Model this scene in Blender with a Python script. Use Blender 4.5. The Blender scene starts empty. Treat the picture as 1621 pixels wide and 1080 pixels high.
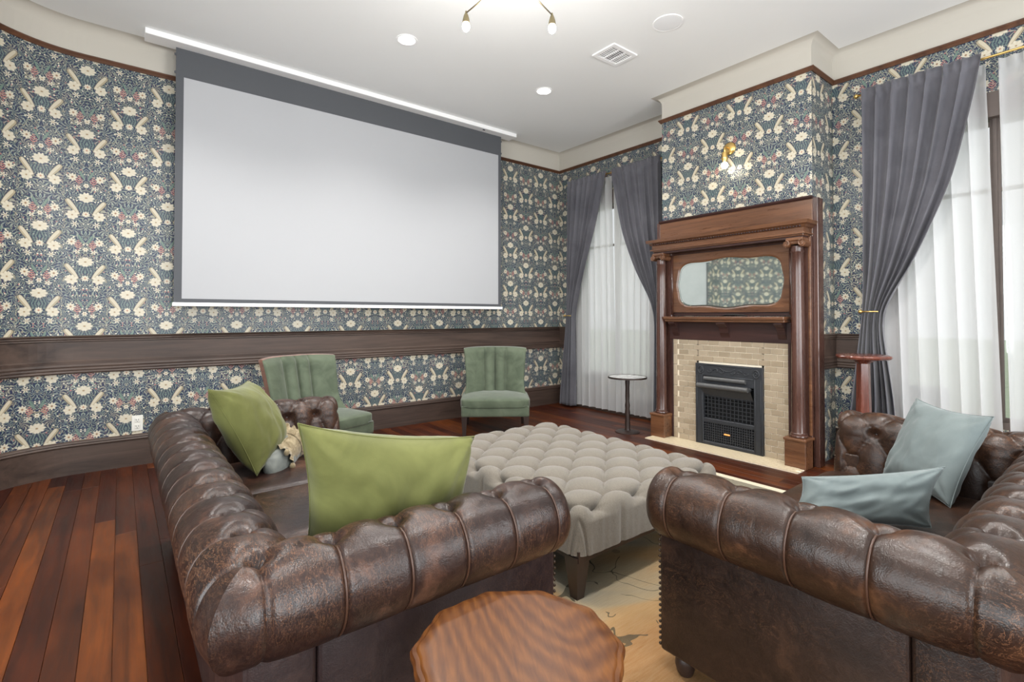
import bpy, bmesh, math, random
from mathutils import Vector, Matrix
random.seed(7)
sc = bpy.context.scene
COL = sc.collection
PI = math.pi

# ------------------------------------------------------------------ camera
CAM_H = 1.30
F_PX = 789.0
cd = bpy.data.cameras.new('camera')
cam = bpy.data.objects.new('camera', cd); COL.objects.link(cam)
cam.location = (0, 0, CAM_H)
cam.rotation_euler = (math.radians(90.9), 0, math.radians(-38.15))
cd.sensor_fit = 'HORIZONTAL'; cd.sensor_width = 36.0
cd.lens = 36.0 * F_PX / 1621.0
cd.shift_y = -(540.0 - 487.6) / 1621.0
cd.clip_start = 0.05; cd.clip_end = 200
sc.camera = cam

# ------------------------------------------------------------------ view
sc.view_settings.view_transform = 'Standard'
sc.view_settings.look = 'None'
sc.view_settings.gamma = 1.0
sc.view_settings.use_curve_mapping = False
sc.view_settings.exposure = 0.84
sc.cycles.use_denoising = True
sc.cycles.max_bounces = 8
sc.cycles.diffuse_bounces = 4
sc.cycles.glossy_bounces = 4
sc.cycles.transparent_max_bounces = 12
sc.cycles.sample_clamp_indirect = 6.0

# ------------------------------------------------------------------ world: soft overcast sky
w = bpy.data.worlds.new('sky'); sc.world = w; w.use_nodes = True
bg = w.node_tree.nodes['Background']
bg.inputs[0].default_value = (0.93, 0.97, 1.0, 1); bg.inputs[1].default_value = .52

def area(name, loc, rot, sx, sy, power, col=(1, 1, 1), portal=False, spread=180):
    l = bpy.data.lights.new(name, 'AREA'); l.shape = 'RECTANGLE'; l.size = sx; l.size_y = sy
    l.energy = power; l.color = col; l.spread = math.radians(spread)
    if portal: l.cycles.is_portal = True
    o = bpy.data.objects.new(name, l); COL.objects.link(o)
    o.location = loc; o.rotation_euler = rot
    return o
# sky portals in the two fireplace-wall windows, added fill lights behind and beside the camera
R90 = math.radians(90)
for yc in (0.70, 4.40):
    area('window_sky_portal', (5.30, yc, 1.66), (0, R90, 0), 2.30, 1.15, 1, portal=True)
for xc in (0.6, 3.2):
    area('rear_fill_light', (xc, -2.36, 1.75), (R90, 0, PI), 1.3, 2.5, 70, (0.93, 0.97, 1.0)).rotation_euler = (-R90, 0, PI)
for yc in (-0.9, 1.3):
    area('side_fill_light', (-2.56, yc, 1.75), (0, -R90, 0), 2.5, 1.3, 58, (0.90, 0.96, 1.0))

# ------------------------------------------------------------------ helpers
def lin(c):
    return tuple(((v / 255) / 12.92 if v / 255 <= .04045 else ((v / 255 + .055) / 1.055) ** 2.4) for v in c)
def rgb(r, g, b): return lin((r, g, b)) + (1.0,)

class NB:
    """small node builder"""
    def __init__(s, name):
        s.m = bpy.data.materials.new(name); s.m.use_nodes = True
        s.nt = s.m.node_tree; s.bsdf = s.nt.nodes['Principled BSDF']; s.out = s.nt.nodes['Material Output']
    def n(s, t, **k):
        x = s.nt.nodes.new(t)
        for a, b in k.items(): setattr(x, a, b)
        return x
    def put(s, sock, v):
        if isinstance(v, bpy.types.NodeSocket): s.nt.links.new(v, sock)
        elif v is not None: sock.default_value = v
    def M(s, op, a, b=None, c=None, clamp=False):
        x = s.n('ShaderNodeMath', operation=op, use_clamp=clamp)
        s.put(x.inputs[0], a)
        if b is not None: s.put(x.inputs[1], b)
        if c is not None: s.put(x.inputs[2], c)
        return x.outputs[0]
    def mix(s, f, a, b, mode='MIX'):
        x = s.n('ShaderNodeMix', data_type='RGBA', blend_type=mode)
        s.put(x.inputs[0], f); s.put(x.inputs[6], a); s.put(x.inputs[7], b)
        return x.outputs[2]
    def coord(s, which='Object'):
        return s.n('ShaderNodeTexCoord').outputs[which]
    def mapv(s, v, scale=(1, 1, 1), loc=(0, 0, 0), rot=(0, 0, 0)):
        x = s.n('ShaderNodeMapping'); s.put(x.inputs[0], v)
        x.inputs[1].default_value = loc; x.inputs[2].default_value = rot; x.inputs[3].default_value = scale
        return x.outputs[0]
    def noise(s, v, scale=5, detail=3, rough=.55, dist=0, out=0):
        x = s.n('ShaderNodeTexNoise'); s.put(x.inputs['Vector'], v)
        x.inputs['Scale'].default_value = scale; x.inputs['Detail'].default_value = detail
        x.inputs['Roughness'].default_value = rough; x.inputs['Distortion'].default_value = dist
        return x.outputs[out]
    def vor(s, v, scale=5, feature='F1', rand=1.0):
        x = s.n('ShaderNodeTexVoronoi', feature=feature); s.put(x.inputs['Vector'], v)
        x.inputs['Scale'].default_value = scale; x.inputs['Randomness'].default_value = rand
        return x
    def ramp(s, f, stops, interp='LINEAR'):
        x = s.n('ShaderNodeValToRGB'); s.put(x.inputs[0], f); cr = x.color_ramp; cr.interpolation = interp
        while len(cr.elements) < len(stops): cr.elements.new(.5)
        for e, (p, c) in zip(cr.elements, stops): e.position = p; e.color = c if len(c) == 4 else tuple(c) + (1,)
        return x.outputs[0]
    def bump(s, h, strength=.3, dist=.01):
        x = s.n('ShaderNodeBump'); s.put(x.inputs['Height'], h)
        x.inputs['Strength'].default_value = strength; x.inputs['Distance'].default_value = dist
        s.nt.links.new(x.outputs[0], s.bsdf.inputs['Normal'])
    def done(s, col=None, rough=.5, metal=0, spec=.5, **k):
        b = s.bsdf
        s.put(b.inputs['Base Color'], col); s.put(b.inputs['Roughness'], rough)
        b.inputs['Metallic'].default_value = metal; b.inputs['Specular IOR Level'].default_value = spec
        for a, v in k.items(): s.put(b.inputs[a.replace('_', ' ')], v)
        return s.m

def simple(name, c, rough=.5, metal=0, spec=.5, var=.06, scale=20, bump=0, **k):
    b = NB(name); co = b.coord()
    nz = b.noise(co, scale, 3)
    col = b.mix(nz, tuple(x * (1 - var) for x in c[:3]) + (1,), tuple(min(1, x * (1 + var)) for x in c[:3]) + (1,))
    if bump: b.bump(nz, bump, .005)
    return b.done(col, rough, metal, spec, **k)

def wood(name, dark, light, axis='x', rough=.4, scale=1.0, spec=.5, contrast=(.3, .75), rnd=False, bump=.08, coat=0):
    """grain stretched along an axis of the object"""
    b = NB(name); co = b.coord()
    st = {'x': (.7, 9, 9), 'y': (9, .7, 9), 'z': (9, 9, .7)}[axis]
    st = tuple(a * scale for a in st)
    v = b.mapv(co, st)
    if rnd:
        oi = b.n('ShaderNodeObjectInfo')
        add = b.n('ShaderNodeVectorMath', operation='ADD'); b.put(add.inputs[0], v)
        comb = b.n('ShaderNodeCombineXYZ'); 
        r7 = b.M('MULTIPLY', oi.outputs['Random'], 53.0)
        b.put(comb.inputs[0], r7); b.put(comb.inputs[1], r7); b.put(comb.inputs[2], r7)
        b.put(add.inputs[1], comb.outputs[0]); v = add.outputs[0]
    n1 = b.noise(v, 1.2, 5, .6, 1.2)
    n2 = b.noise(v, 7.0, 4, .65, .4)
    g = b.M('ADD', b.M('MULTIPLY', n1, .7), b.M('MULTIPLY', n2, .3))
    col = b.ramp(g, [(contrast[0], dark), (contrast[1], light)])
    if rnd:
        hs = b.n('ShaderNodeHueSaturation'); b.put(hs.inputs['Color'], col)
        b.put(hs.inputs['Value'], b.M('ADD', b.M('MULTIPLY', b.M('POWER', oi.outputs['Random'], 2.2), 1.15), .52))
        b.put(hs.inputs['Hue'], b.M('ADD', b.M('MULTIPLY', oi.outputs['Random'], .018), .492))
        col = hs.outputs[0]
        # worn, sooty patches of the old boards
        wn = b.noise(b.coord('Generated'), 3.0, 3)
        blot = b.ramp(b.noise(b.mapv(co, (1, .5, 1)), 1.7, 4, .6), [(.36, (0.5, 0.42, 0.40)), (.58, (1, 1, 1))])
        col = b.mix(1.0, col, blot, 'MULTIPLY')
    if bump: b.bump(n2, bump, .004)
    kw = dict(Coat_Weight=coat, Coat_Roughness=.2) if coat else {}
    return b.done(col, b.M('ADD', b.M('MULTIPLY', n2, .25), rough - .12), 0, spec, **kw)

# ------------------------------------------------------------------ materials
def make_wallpaper():
    P, V = .281, .535
    b = NB('wallpaper_birds_and_flowers')
    uv = b.n('ShaderNodeUVMap').outputs[0]
    sp = b.n('ShaderNodeSeparateXYZ'); b.put(sp.inputs[0], uv)
    u, v = sp.outputs[0], sp.outputs[1]
    xp = b.M('PINGPONG', u, P)
    cond = b.M('GREATER_THAN', xp, P / 2)
    x = b.M('ADD', xp, b.M('MULTIPLY', cond, b.M('SUBTRACT', P, b.M('MULTIPLY', xp, 2.0))))
    y = b.M('ADD', v, b.M('MULTIPLY', cond, V / 2))
    def rel(x0, y0):
        return b.M('SUBTRACT', x, x0), b.M('WRAP', b.M('SUBTRACT', y, y0), V / 2, -V / 2)
    def sm(d, soft):       # d>0 inside
        return b.M('MULTIPLY_ADD', d, 1.0 / soft, .5, clamp=True)
    def flower(x0, y0, rx, ry, n, amp=.13, eye=.2):
        dx, dy = rel(x0, y0)
        ex = b.M('DIVIDE', dx, rx); ey = b.M('DIVIDE', dy, ry)
        r = b.M('SQRT', b.M('ADD', b.M('MULTIPLY', ex, ex), b.M('MULTIPLY', ey, ey)))
        a = b.M('ARCTAN2', ey, ex)
        c = b.M('COSINE', b.M('MULTIPLY', a, n))
        edge = b.M('MULTIPLY_ADD', c, amp, 1 - amp)
        return sm(b.M('SUBTRACT', edge, r), .12), r, c
    # foliage ground
    vec = b.n('ShaderNodeCombineXYZ'); b.put(vec.inputs[0], x); b.put(vec.inputs[1], y); vec = vec.outputs[0]
    nd = b.n('ShaderNodeTexNoise'); b.put(nd.inputs['Vector'], vec); nd.inputs['Scale'].default_value = 22; nd.inputs['Detail'].default_value = 1
    dv = b.n('ShaderNodeVectorMath', operation='MULTIPLY_ADD'); b.put(dv.inputs[0], nd.outputs['Color']); dv.inputs[1].default_value = (.035, .035, 0); b.put(dv.inputs[2], vec)
    # sprays of curling leaves: spiral stripes round scattered centres
    vo = b.vor(dv.outputs[0], 17, rand=.85)
    dl = b.n('ShaderNodeVectorMath', operation='SUBTRACT'); b.put(dl.inputs[0], dv.outputs[0]); b.put(dl.inputs[1], vo.outputs['Position'])
    ds_ = b.n('ShaderNodeSeparateXYZ'); b.put(ds_.inputs[0], dl.outputs[0])
    ln_ = b.n('ShaderNodeVectorMath', operation='LENGTH'); b.put(ln_.inputs[0], dl.outputs[0])
    th_ = b.M('ARCTAN2', ds_.outputs[1], ds_.outputs[0])
    stp = b.M('SINE', b.M('ADD', b.M('MULTIPLY', th_, 7.0), b.M('MULTIPLY', ln_.outputs['Value'], 170.0)))
    vo_sep = b.n('ShaderNodeSeparateColor'); b.put(vo_sep.inputs[0], vo.outputs['Color'])
    lc = b.ramp(vo_sep.outputs[0], [(0, rgb(66, 94, 98)), (.3, rgb(100, 122, 122)), (.5, rgb(136, 146, 138)), (.68, rgb(82, 106, 118)), (.86, rgb(150, 144, 130))], 'CONSTANT')
    lc = b.mix(b.M('GREATER_THAN', stp, .86), lc, rgb(172, 178, 158))
    col = b.mix(b.M('GREATER_THAN', stp, .12), rgb(38, 48, 80), lc)
    # curling pale stems: contour lines of a soft field
    st = b.M('ABSOLUTE', b.M('SUBTRACT', b.M('FRACT', b.M('MULTIPLY', nd.outputs['Fac'], 5.0)), .5))
    col = b.mix(b.M('LESS_THAN', st, .045), col, rgb(158, 152, 130))
    # little white and pink blossoms
    v2 = b.vor(b.mapv(vec, (1, 1, 1), (.05, .02, 0)), 46)
    s2 = b.n('ShaderNodeSeparateColor'); b.put(s2.inputs[0], v2.outputs['Color'])
    on = b.M('GREATER_THAN', s2.outputs[0], .66)
    dot = b.M('MULTIPLY', on, b.M('LESS_THAN', v2.outputs['Distance'], .27))
    dc = b.mix(b.M('GREATER_THAN', s2.outputs[1], .8), rgb(232, 224, 200), rgb(196, 128, 122))
    col = b.mix(dot, col, dc)
    # calm teal fan beneath the big flower and heart-shaped leaves on the axis
    dx, dy = rel(0, .085)
    fan = sm(b.M('SUBTRACT', 1.0, b.M('ADD', b.M('DIVIDE', b.M('ABSOLUTE', dx), .085), b.M('ABSOLUTE', b.M('DIVIDE', dy, .062)))), .2)
    stripes = b.M('GREATER_THAN', b.M('SINE', b.M('ADD', b.M('MULTIPLY', dx, 330), b.M('MULTIPLY', b.M('ABSOLUTE', dy), 120))), .1)
    col = b.mix(b.M('MULTIPLY', fan, .75), col, b.mix(stripes, rgb(44, 58, 82), rgb(112, 134, 126)))
    dx, dy = rel(.03, .345)
    q = b.M('SUBTRACT', dx, b.M('MULTIPLY', dy, -.45))
    lf = sm(b.M('SUBTRACT', 1.0, b.M('ADD', b.M('POWER', b.M('ABSOLUTE', b.M('DIVIDE', q, .009)), 1.6), b.M('POWER', b.M('ABSOLUTE', b.M('DIVIDE', dy, .038)), 2.0))), .25)
    col = b.mix(lf, col, rgb(116, 140, 126))
    # coral sprigs with lilies beneath
    dx, dy = rel(.046, .395)
    body = sm(b.M('SUBTRACT', 1.0, b.M('ADD', b.M('DIVIDE', b.M('ABSOLUTE', dx), .026), b.M('ABSOLUTE', b.M('DIVIDE', dy, .046)))), .25)
    bars = b.M('GREATER_THAN', b.M('SINE', b.M('MULTIPLY', b.M('ADD', dy, b.M('MULTIPLY', b.M('ABSOLUTE', dx), .8)), 340)), .05)
    col = b.mix(b.M('MULTIPLY', body, bars), col, rgb(196, 132, 120))
    cream, cream2, eye = rgb(230, 222, 200), rgb(206, 194, 166), rgb(166, 140, 100)
    def put_flower(col, x0, y0, rx, ry, n, amp=.13, c1=cream, c2=cream2, e=eye, es=.15):
        m, r, c = flower(x0, y0, rx, ry, n, amp)
        fc = b.mix(b.M('MULTIPLY_ADD', b.M('MULTIPLY', c, r), -.32, .3, clamp=True), c1, c2)
        fc = b.mix(sm(b.M('SUBTRACT', es, r), .12), fc, e)
        return b.mix(m, col, fc)
    col = put_flower(col, .054, .452, .026, .020, 5, .4)
    col = put_flower(col, .070, .222, .026, .026, 6, .42)
    # birds
    dx, dy = rel(.115, .036)
    ax, ay = -.068, .100; L2 = ax * ax + ay * ay
    t = b.M('DIVIDE', b.M('ADD', b.M('MULTIPLY', dx, ax), b.M('MULTIPLY', dy, ay)), L2, clamp=True)
    px = b.M('SUBTRACT', dx, b.M('MULTIPLY', t, ax)); py = b.M('SUBTRACT', dy, b.M('MULTIPLY', t, ay))
    d = b.M('SQRT', b.M('ADD', b.M('MULTIPLY', px, px), b.M('MULTIPLY', py, py)))
    tq = b.M('SUBTRACT', t, .28); rad = b.M('MULTIPLY_ADD', b.M('MULTIPLY', tq, tq), -.022, .0175)
    bird_o = sm(b.M('SUBTRACT', b.M('ADD', rad, .004), d), .003)
    bird = sm(b.M('SUBTRACT', rad, d), .003)
    col = b.mix(bird_o, col, rgb(76, 74, 72))
    bc = b.mix(b.M('GREATER_THAN', px, .004), rgb(216, 206, 180), rgb(184, 170, 140))
    col = b.mix(bird, col, bc)
    # flowers over all
    col = put_flower(col, 0, 0, .054, .040, 9, .09)
    col = put_flower(col, .086, .150, .040, .040, 7, .10)
    col = put_flower(col, 0, .137, .026, .025, 8, .14, e=rgb(190, 140, 110), es=.26)
    col = put_flower(col, .088, .372, .030, .032, 8, .16, e=rgb(160, 124, 92), es=.24)
    col = put_flower(col, 0, .432, .020, .020, 6, .16, es=.24)
    col = b.mix(1.0, col, (.82, .82, .84, 1), 'MULTIPLY')
    return b.done(col, .36, 0, .5)

MAT = {}
MAT['wallpaper'] = make_wallpaper()
MAT['plaster'] = simple('warm_white_plaster', rgb(192, 187, 177), .85, spec=.2, var=.015, scale=3)
MAT['ceiling'] = simple('ceiling_paint', rgb(242, 243, 242), .9, spec=.15, var=.01, scale=2)
MAT['trim_dark'] = wood('weathered_dark_trim_wood', rgb(44, 33, 29), rgb(94, 76, 66), 'x', .5, .6)
MAT['trim_dark_y'] = wood('weathered_dark_trim_wood_side', rgb(44, 33, 29), rgb(94, 76, 66), 'y', .5, .6)
MAT['picture_rail'] = wood('picture_rail_wood', rgb(60, 36, 24), rgb(110, 72, 48), 'x', .45, .7)
MAT['mantel'] = wood('mahogany_along_y', rgb(62, 38, 26), rgb(134, 90, 60), 'y', .30, .8, coat=.3)
MAT['mantel_z'] = wood('mahogany_along_z', rgb(50, 32, 29), rgb(100, 66, 54), 'z', .28, .8, coat=.4)
MAT['mantel_dark'] = wood('dark_mahogany', rgb(40, 24, 24), rgb(72, 44, 38), 'y', .4, .8)
MAT['plank'] = wood('heart_pine_plank', rgb(44, 17, 7), rgb(112, 51, 18), 'y', .40, .9, spec=.35, rnd=True, contrast=(.30, .70), bump=.12, coat=.04)
MAT['floor_base'] = wood('subfloor_wood', rgb(60, 30, 18), rgb(130, 72, 40), 'y', .4, .9)
def oak_top():
    b = NB('oak_table_red_brown'); co = b.coord()
    v = b.mapv(co, (1, 1, 1), (-.35, -1.6, 0), (0, 0, .5))
    wv = b.n('ShaderNodeTexWave', wave_type='RINGS', rings_direction='Z'); b.put(wv.inputs['Vector'], b.mapv(v, (1.0, .33, .3)))
    wv.inputs['Scale'].default_value = 13; wv.inputs['Distortion'].default_value = 5.0; wv.inputs['Detail'].default_value = 3; wv.inputs['Detail Scale'].default_value = 1.4
    n2 = b.noise(b.mapv(v, (26, 3, 4)), 3, 4, .6, .6)
    f = b.M('ADD', b.M('MULTIPLY', wv.outputs['Fac'], .28), b.M('MULTIPLY', n2, .68))
    col = b.ramp(f, [(.22, rgb(64, 33, 13)), (.5, rgb(86, 49, 20)), (.8, rgb(108, 66, 28))])
    b.bump(n2, .05, .003)
    return b.done(col, .34, 0, .4)
MAT['table_top'] = oak_top()
MAT['dark_leg'] = wood('near_black_leg_wood', rgb(30, 22, 20), rgb(58, 42, 36), 'z', .4)
MAT['cherry'] = wood('cherry_pedestal_wood', rgb(74, 36, 28), rgb(124, 68, 52), 'z', .25, .9, coat=.4)
MAT['white_metal'] = simple('white_enamel', rgb(250, 250, 250), .45, var=.01)
MAT['screen_black'] = simple('screen_black_masking', rgb(84, 86, 90), .75, spec=.3, var=.04, scale=2)
MAT['screen_white'] = simple('screen_matte_white', rgb(176, 177, 180), .9, spec=.1, var=.006, scale=2)
MAT['dark_slot'] = simple('dark_slot', rgb(40, 40, 42), .7)
MAT['vent_grey'] = simple('vent_grey_slat', rgb(170, 170, 168), .5)
MAT['brass'] = simple('brushed_brass', rgb(226, 190, 118), .32, 1.0, var=.1, scale=60)
MAT['aged_brass'] = simple('aged_brass', rgb(128, 118, 92), .35, 1.0, var=.12, scale=60)
MAT['iron'] = simple('cast_iron_black', rgb(52, 54, 58), .45, .2, var=.2, scale=40, bump=.15)
MAT['iron_deep'] = simple('firebox_black', rgb(14, 15, 17), .8)
MAT['iron_grey'] = simple('worn_iron_ledge', rgb(92, 92, 92), .45, .3, var=.2, scale=50)
MAT['grout'] = simple('cream_grout', rgb(240, 228, 206), .9, var=.03)
MAT['outlet'] = simple('white_plastic', rgb(232, 230, 222), .35, var=.01)
MAT['piping'] = simple('dark_leather_seam', rgb(66, 43, 31), .4)
MAT['nail'] = simple('aged_nailhead', rgb(58, 44, 33), .4, .6)
MAT['hook'] = simple('black_iron_bracket', rgb(34, 30, 30), .4, .5)

def tile_mat():
    b = NB('glazed_taupe_tile'); oi = b.n('ShaderNodeObjectInfo')
    col = b.ramp(oi.outputs['Random'], [(0, rgb(158, 142, 120)), (.4, rgb(170, 154, 132)), (.75, rgb(180, 164, 142)), (1, rgb(164, 148, 126))])
    nz = b.noise(b.coord(), 14, 2)
    col = b.mix(b.M('MULTIPLY', nz, .25), col, rgb(146, 130, 108))
    b.bump(nz, .1, .004)
    return b.done(col, .22, 0, .5)
MAT['tile'] = tile_mat()
MAT['hearth_tile'] = simple('cream_hearth_tile', rgb(206, 190, 160), .4, var=.08, scale=6)

def emit(name, col, s):
    b = NB(name)
    b.bsdf.inputs['Base Color'].default_value = col
    b.bsdf.inputs['Emission Color'].default_value = col; b.bsdf.inputs['Emission Strength'].default_value = s
    return b.m
MAT['lamp_disc'] = emit('downlight_lens', (1, .97, .9, 1), 6.0)
MAT['bulb'] = emit('lit_bulb', (1, .95, .85, 1), 12.0)
MAT['sconce_bulb'] = emit('lit_sconce_bulb', (1, .93, .8, 1), 7.0)
MAT['amber'] = emit('amber_indicator', (1, .42, .12, 1), .12)

def leather(name, dark, mid, worn, rubk=.5):
    b = NB(name); co = b.coord()
    n1 = b.noise(co, 5.5, 5, .62, .6)
    n2 = b.noise(co, 28, 4, .6, .8)
    base = b.ramp(b.M('ADD', b.M('MULTIPLY', n1, .72), b.M('MULTIPLY', n2, .28)), [(.34, dark), (.54, mid), (.68, worn)])
    # scuffs: pale hairline scratches
    sc1 = b.noise(b.mapv(co, (26, 5, 8), (0, 0, 0), (.3, .5, .8)), 3.0, 4, .7, 1.8)
    line = b.M('LESS_THAN', b.M('ABSOLUTE', b.M('SUBTRACT', sc1, .5)), .013)
    zone = b.M('MULTIPLY_ADD', b.noise(co, 3.2, 2), 3.2, -1.35, clamp=True)
    col = b.mix(b.M('MULTIPLY', b.M('MULTIPLY', line, zone), rubk), base, rgb(168, 118, 84))
    # dry rubbed streaks where the hide is worn
    rub = b.noise(b.mapv(co, (5, 17, 8), (3, 1, 2), (.9, .2, .4)), 2.6, 6, .7, 1.6)
    rz_ = b.M('MULTIPLY_ADD', b.noise(co, 2.1, 2, .5, .5), 4.0, -1.75, clamp=True)
    col = b.mix(b.M('MULTIPLY', b.M('MULTIPLY', b.M('MULTIPLY_ADD', rub, 7.0, -3.7, clamp=True), rz_), rubk), col, worn)
    gr = b.vor(co, 260).outputs['Distance']
    h = b.M('ADD', b.M('MULTIPLY', n2, 1.0), b.M('MULTIPLY', gr, .18))
    b.bump(h, .28, .006)
    return b.done(col, b.M('MULTIPLY_ADD', n2, .24, .21), 0, .36)
MAT['leather'] = leather('worn_brown_leather', rgb(24, 15, 13), rgb(42, 28, 24), rgb(80, 54, 42))
MAT['leather_dark'] = leather('dark_leather_panel', rgb(30, 22, 23), rgb(43, 32, 32), rgb(58, 44, 41), .12)
MAT['leather_tan'] = leather('burnished_tan_brown_leather', rgb(25, 16, 12), rgb(46, 29, 20), rgb(84, 55, 36), .3)
MAT['leather_tan_dark'] = leather('dark_brown_side_leather', rgb(28, 20, 17), rgb(41, 29, 24), rgb(60, 42, 32), .15)

def fabric(name, c1, c2, scale=6, weave=500, rough=.85, sheen=.3, bstr=.15):
    b = NB(name); co = b.coord()
    n1 = b.noise(co, scale, 4, .6, .6)
    col = b.ramp(n1, [(.32, c1), (.68, c2)])
    wv = b.noise(co, weave, 1)
    b.bump(b.M('ADD', n1, b.M('MULTIPLY', wv, .25)), bstr, .006)
    return b.done(col, rough, 0, .25, Sheen_Weight=sheen, Sheen_Roughness=.4)
MAT['green_velvet'] = fabric('olive_green_velvet', rgb(84, 86, 44), rgb(108, 110, 62), 4, 300, .75, .2)
MAT['sage_velvet'] = fabric('sage_green_velvet', rgb(74, 83, 67), rgb(94, 103, 85), 7, 300, .75, .3)
MAT['sage_seam_shade'] = simple('sage_seam_shadow_green', rgb(44, 52, 42), .9)  # darker green puts groove shade into the chair back seams
MAT['blue_velvet'] = fabric('grey_blue_velvet', rgb(98, 107, 107), rgb(111, 120, 119), 7, 300, .75, .2)
MAT['drape'] = fabric('slate_grey_drape', rgb(90, 89, 95), rgb(106, 105, 111), 3, 400, .8, .4, .08)
MAT['ruffle'] = fabric('tan_ruffle_fabric', rgb(108, 94, 70), rgb(160, 146, 118), 40, 300, .9)
MAT['grey_plush'] = fabric('grey_plush', rgb(96, 101, 99), rgb(124, 127, 122), 10, 300, .8)
MAT['chair_back_cloth'] = fabric('rust_brown_cloth', rgb(104, 70, 56), rgb(140, 98, 80), 10, 300, .9)

def tweed():
    b = NB('grey_beige_herringbone_tweed'); co = b.coord()
    v = b.n('ShaderNodeSeparateXYZ'); b.put(v.inputs[0], co)
    zig = b.M('PINGPONG', b.M('ADD', v.outputs[0], v.outputs[2]), .011)
    s1 = b.M('SINE', b.M('MULTIPLY', b.M('ADD', b.M('ADD', v.outputs[1], v.outputs[2]), zig), 1250))
    nz = b.noise(co, 260, 2)
    f = b.M('ADD', b.M('MULTIPLY_ADD', s1, .18, .25), b.M('MULTIPLY', nz, .5))
    col = b.ramp(f, [(.25, rgb(74, 69, 63)), (.75, rgb(132, 124, 112))])
    b.bump(f, .2, .003)
    return b.done(col, .9, 0, .2, Sheen_Weight=.25)
MAT['tweed'] = tweed()

def rug_mat():
    b = NB('hooked_wool_rug'); co = b.coord()
    sx = b.n('ShaderNodeSeparateXYZ'); b.put(sx.inputs[0], co)
    big = b.M('ADD', b.M('MULTIPLY', b.M('ADD', sx.outputs[1], -1.60), .55), b.noise(co, 1.6, 3, .5, .8))
    fine = b.noise(b.mapv(co, (6, 60, 1), (0, 0, 0), (0, 0, .5)), 2.2, 3)
    base = b.ramp(big, [(.28, rgb(128, 88, 46)), (.46, rgb(152, 118, 76)), (.54, rgb(140, 124, 98)), (.64, rgb(116, 112, 100))])
    base = b.mix(b.M('MULTIPLY', fine, .3), base, rgb(186, 170, 142))
    vine = b.noise(co, 3.1, 2, .5, 1.2)
    ln = b.M('LESS_THAN', b.M('ABSOLUTE', b.M('SUBTRACT', vine, .5)), .008)
    gate = b.M('GREATER_THAN', b.noise(co, 2.4, 1), .47)
    base = b.mix(b.M('MULTIPLY', b.M('MULTIPLY', ln, gate), .8), base, rgb(62, 60, 50))
    vo = b.vor(co, 4.2); vs = b.n('ShaderNodeSeparateColor'); b.put(vs.inputs[0], vo.outputs['Color'])
    fl = b.M('MULTIPLY', b.M('LESS_THAN', vo.outputs['Distance'], .16), b.M('GREATER_THAN', vs.outputs[0], .74))
    base = b.mix(b.M('MULTIPLY', fl, .45), base, b.mix(vs.outputs[1], rgb(120, 54, 54), rgb(70, 84, 66)))
    b.bump(b.noise(co, 240, 2), .5, .006)
    return b.done(base, .95, 0, .1)
MAT['rug'] = rug_mat()
MAT['rug_edge'] = simple('cream_rug_border', rgb(206, 196, 172), .95, var=.1, scale=150)

def sheer_mat():
    b = NB('sheer_white_voile'); nt = b.nt
    tr = b.n('ShaderNodeBsdfTransparent'); tl = b.n('ShaderNodeBsdfTranslucent'); df = b.n('ShaderNodeBsdfDiffuse')
    tl.inputs[0].default_value = (.92, .92, .92, 1); df.inputs[0].default_value = (.9, .9, .9, 1)
    m1 = b.n('ShaderNodeMixShader'); m1.inputs[0].default_value = .45
    nt.links.new(tl.outputs[0], m1.inputs[1]); nt.links.new(df.outputs[0], m1.inputs[2])
    m2 = b.n('ShaderNodeMixShader')
    lw = b.n('ShaderNodeLayerWeight'); lw.inputs[0].default_value = .35
    b.put(m2.inputs[0], b.M('MULTIPLY_ADD', lw.outputs['Facing'], .2, .80, clamp=True))
    nt.links.new(tr.outputs[0], m2.inputs[1]); nt.links.new(m1.outputs[0], m2.inputs[2])
    nt.links.new(m2.outputs[0], b.out.inputs[0])
    return b.m
MAT['sheer'] = sheer_mat()
def glass_mat():
    b = NB('window_glass'); nt = b.nt
    tr = b.n('ShaderNodeBsdfTransparent'); gl = b.n('ShaderNodeBsdfGlossy'); gl.inputs['Roughness'].default_value = .02
    m = b.n('ShaderNodeMixShader'); m.inputs[0].default_value = .06
    nt.links.new(tr.outputs[0], m.inputs[1]); nt.links.new(gl.outputs[0], m.inputs[2]); nt.links.new(m.outputs[0], b.out.inputs[0])
    return b.m
MAT['glass'] = glass_mat()
def mirror_mat():
    b = NB('old_mirror_silver')
    nz = b.noise(b.coord(), 9, 3)
    return b.done(b.mix(nz, rgb(206, 216, 208), rgb(226, 232, 226)), .03, 1.0)
MAT['mirror'] = mirror_mat()
def marble_mat():
    b = NB('pale_stone_table_top'); nz = b.noise(b.coord(), 12, 6, .6, 2)
    return b.done(b.ramp(nz, [(.35, rgb(150, 150, 148)), (.6, rgb(214, 214, 210))]), .15)
MAT['stone'] = marble_mat()
MAT['porch_paint'] = simple('pale_green_porch_paint', rgb(196, 210, 186), .8)
MAT['porch_boards'] = simple('grey_porch_floor', rgb(180, 180, 176), .8)
MAT['lawn'] = simple('lawn_green', rgb(170, 182, 150), .95, var=.2, scale=3)
MAT['window_wood'] = simple('dark_sash_paint', rgb(96, 84, 78), .5, var=.1)
MAT['outdoor_plastic'] = simple('grey_outdoor_plastic', rgb(70, 72, 80), .5)

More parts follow.
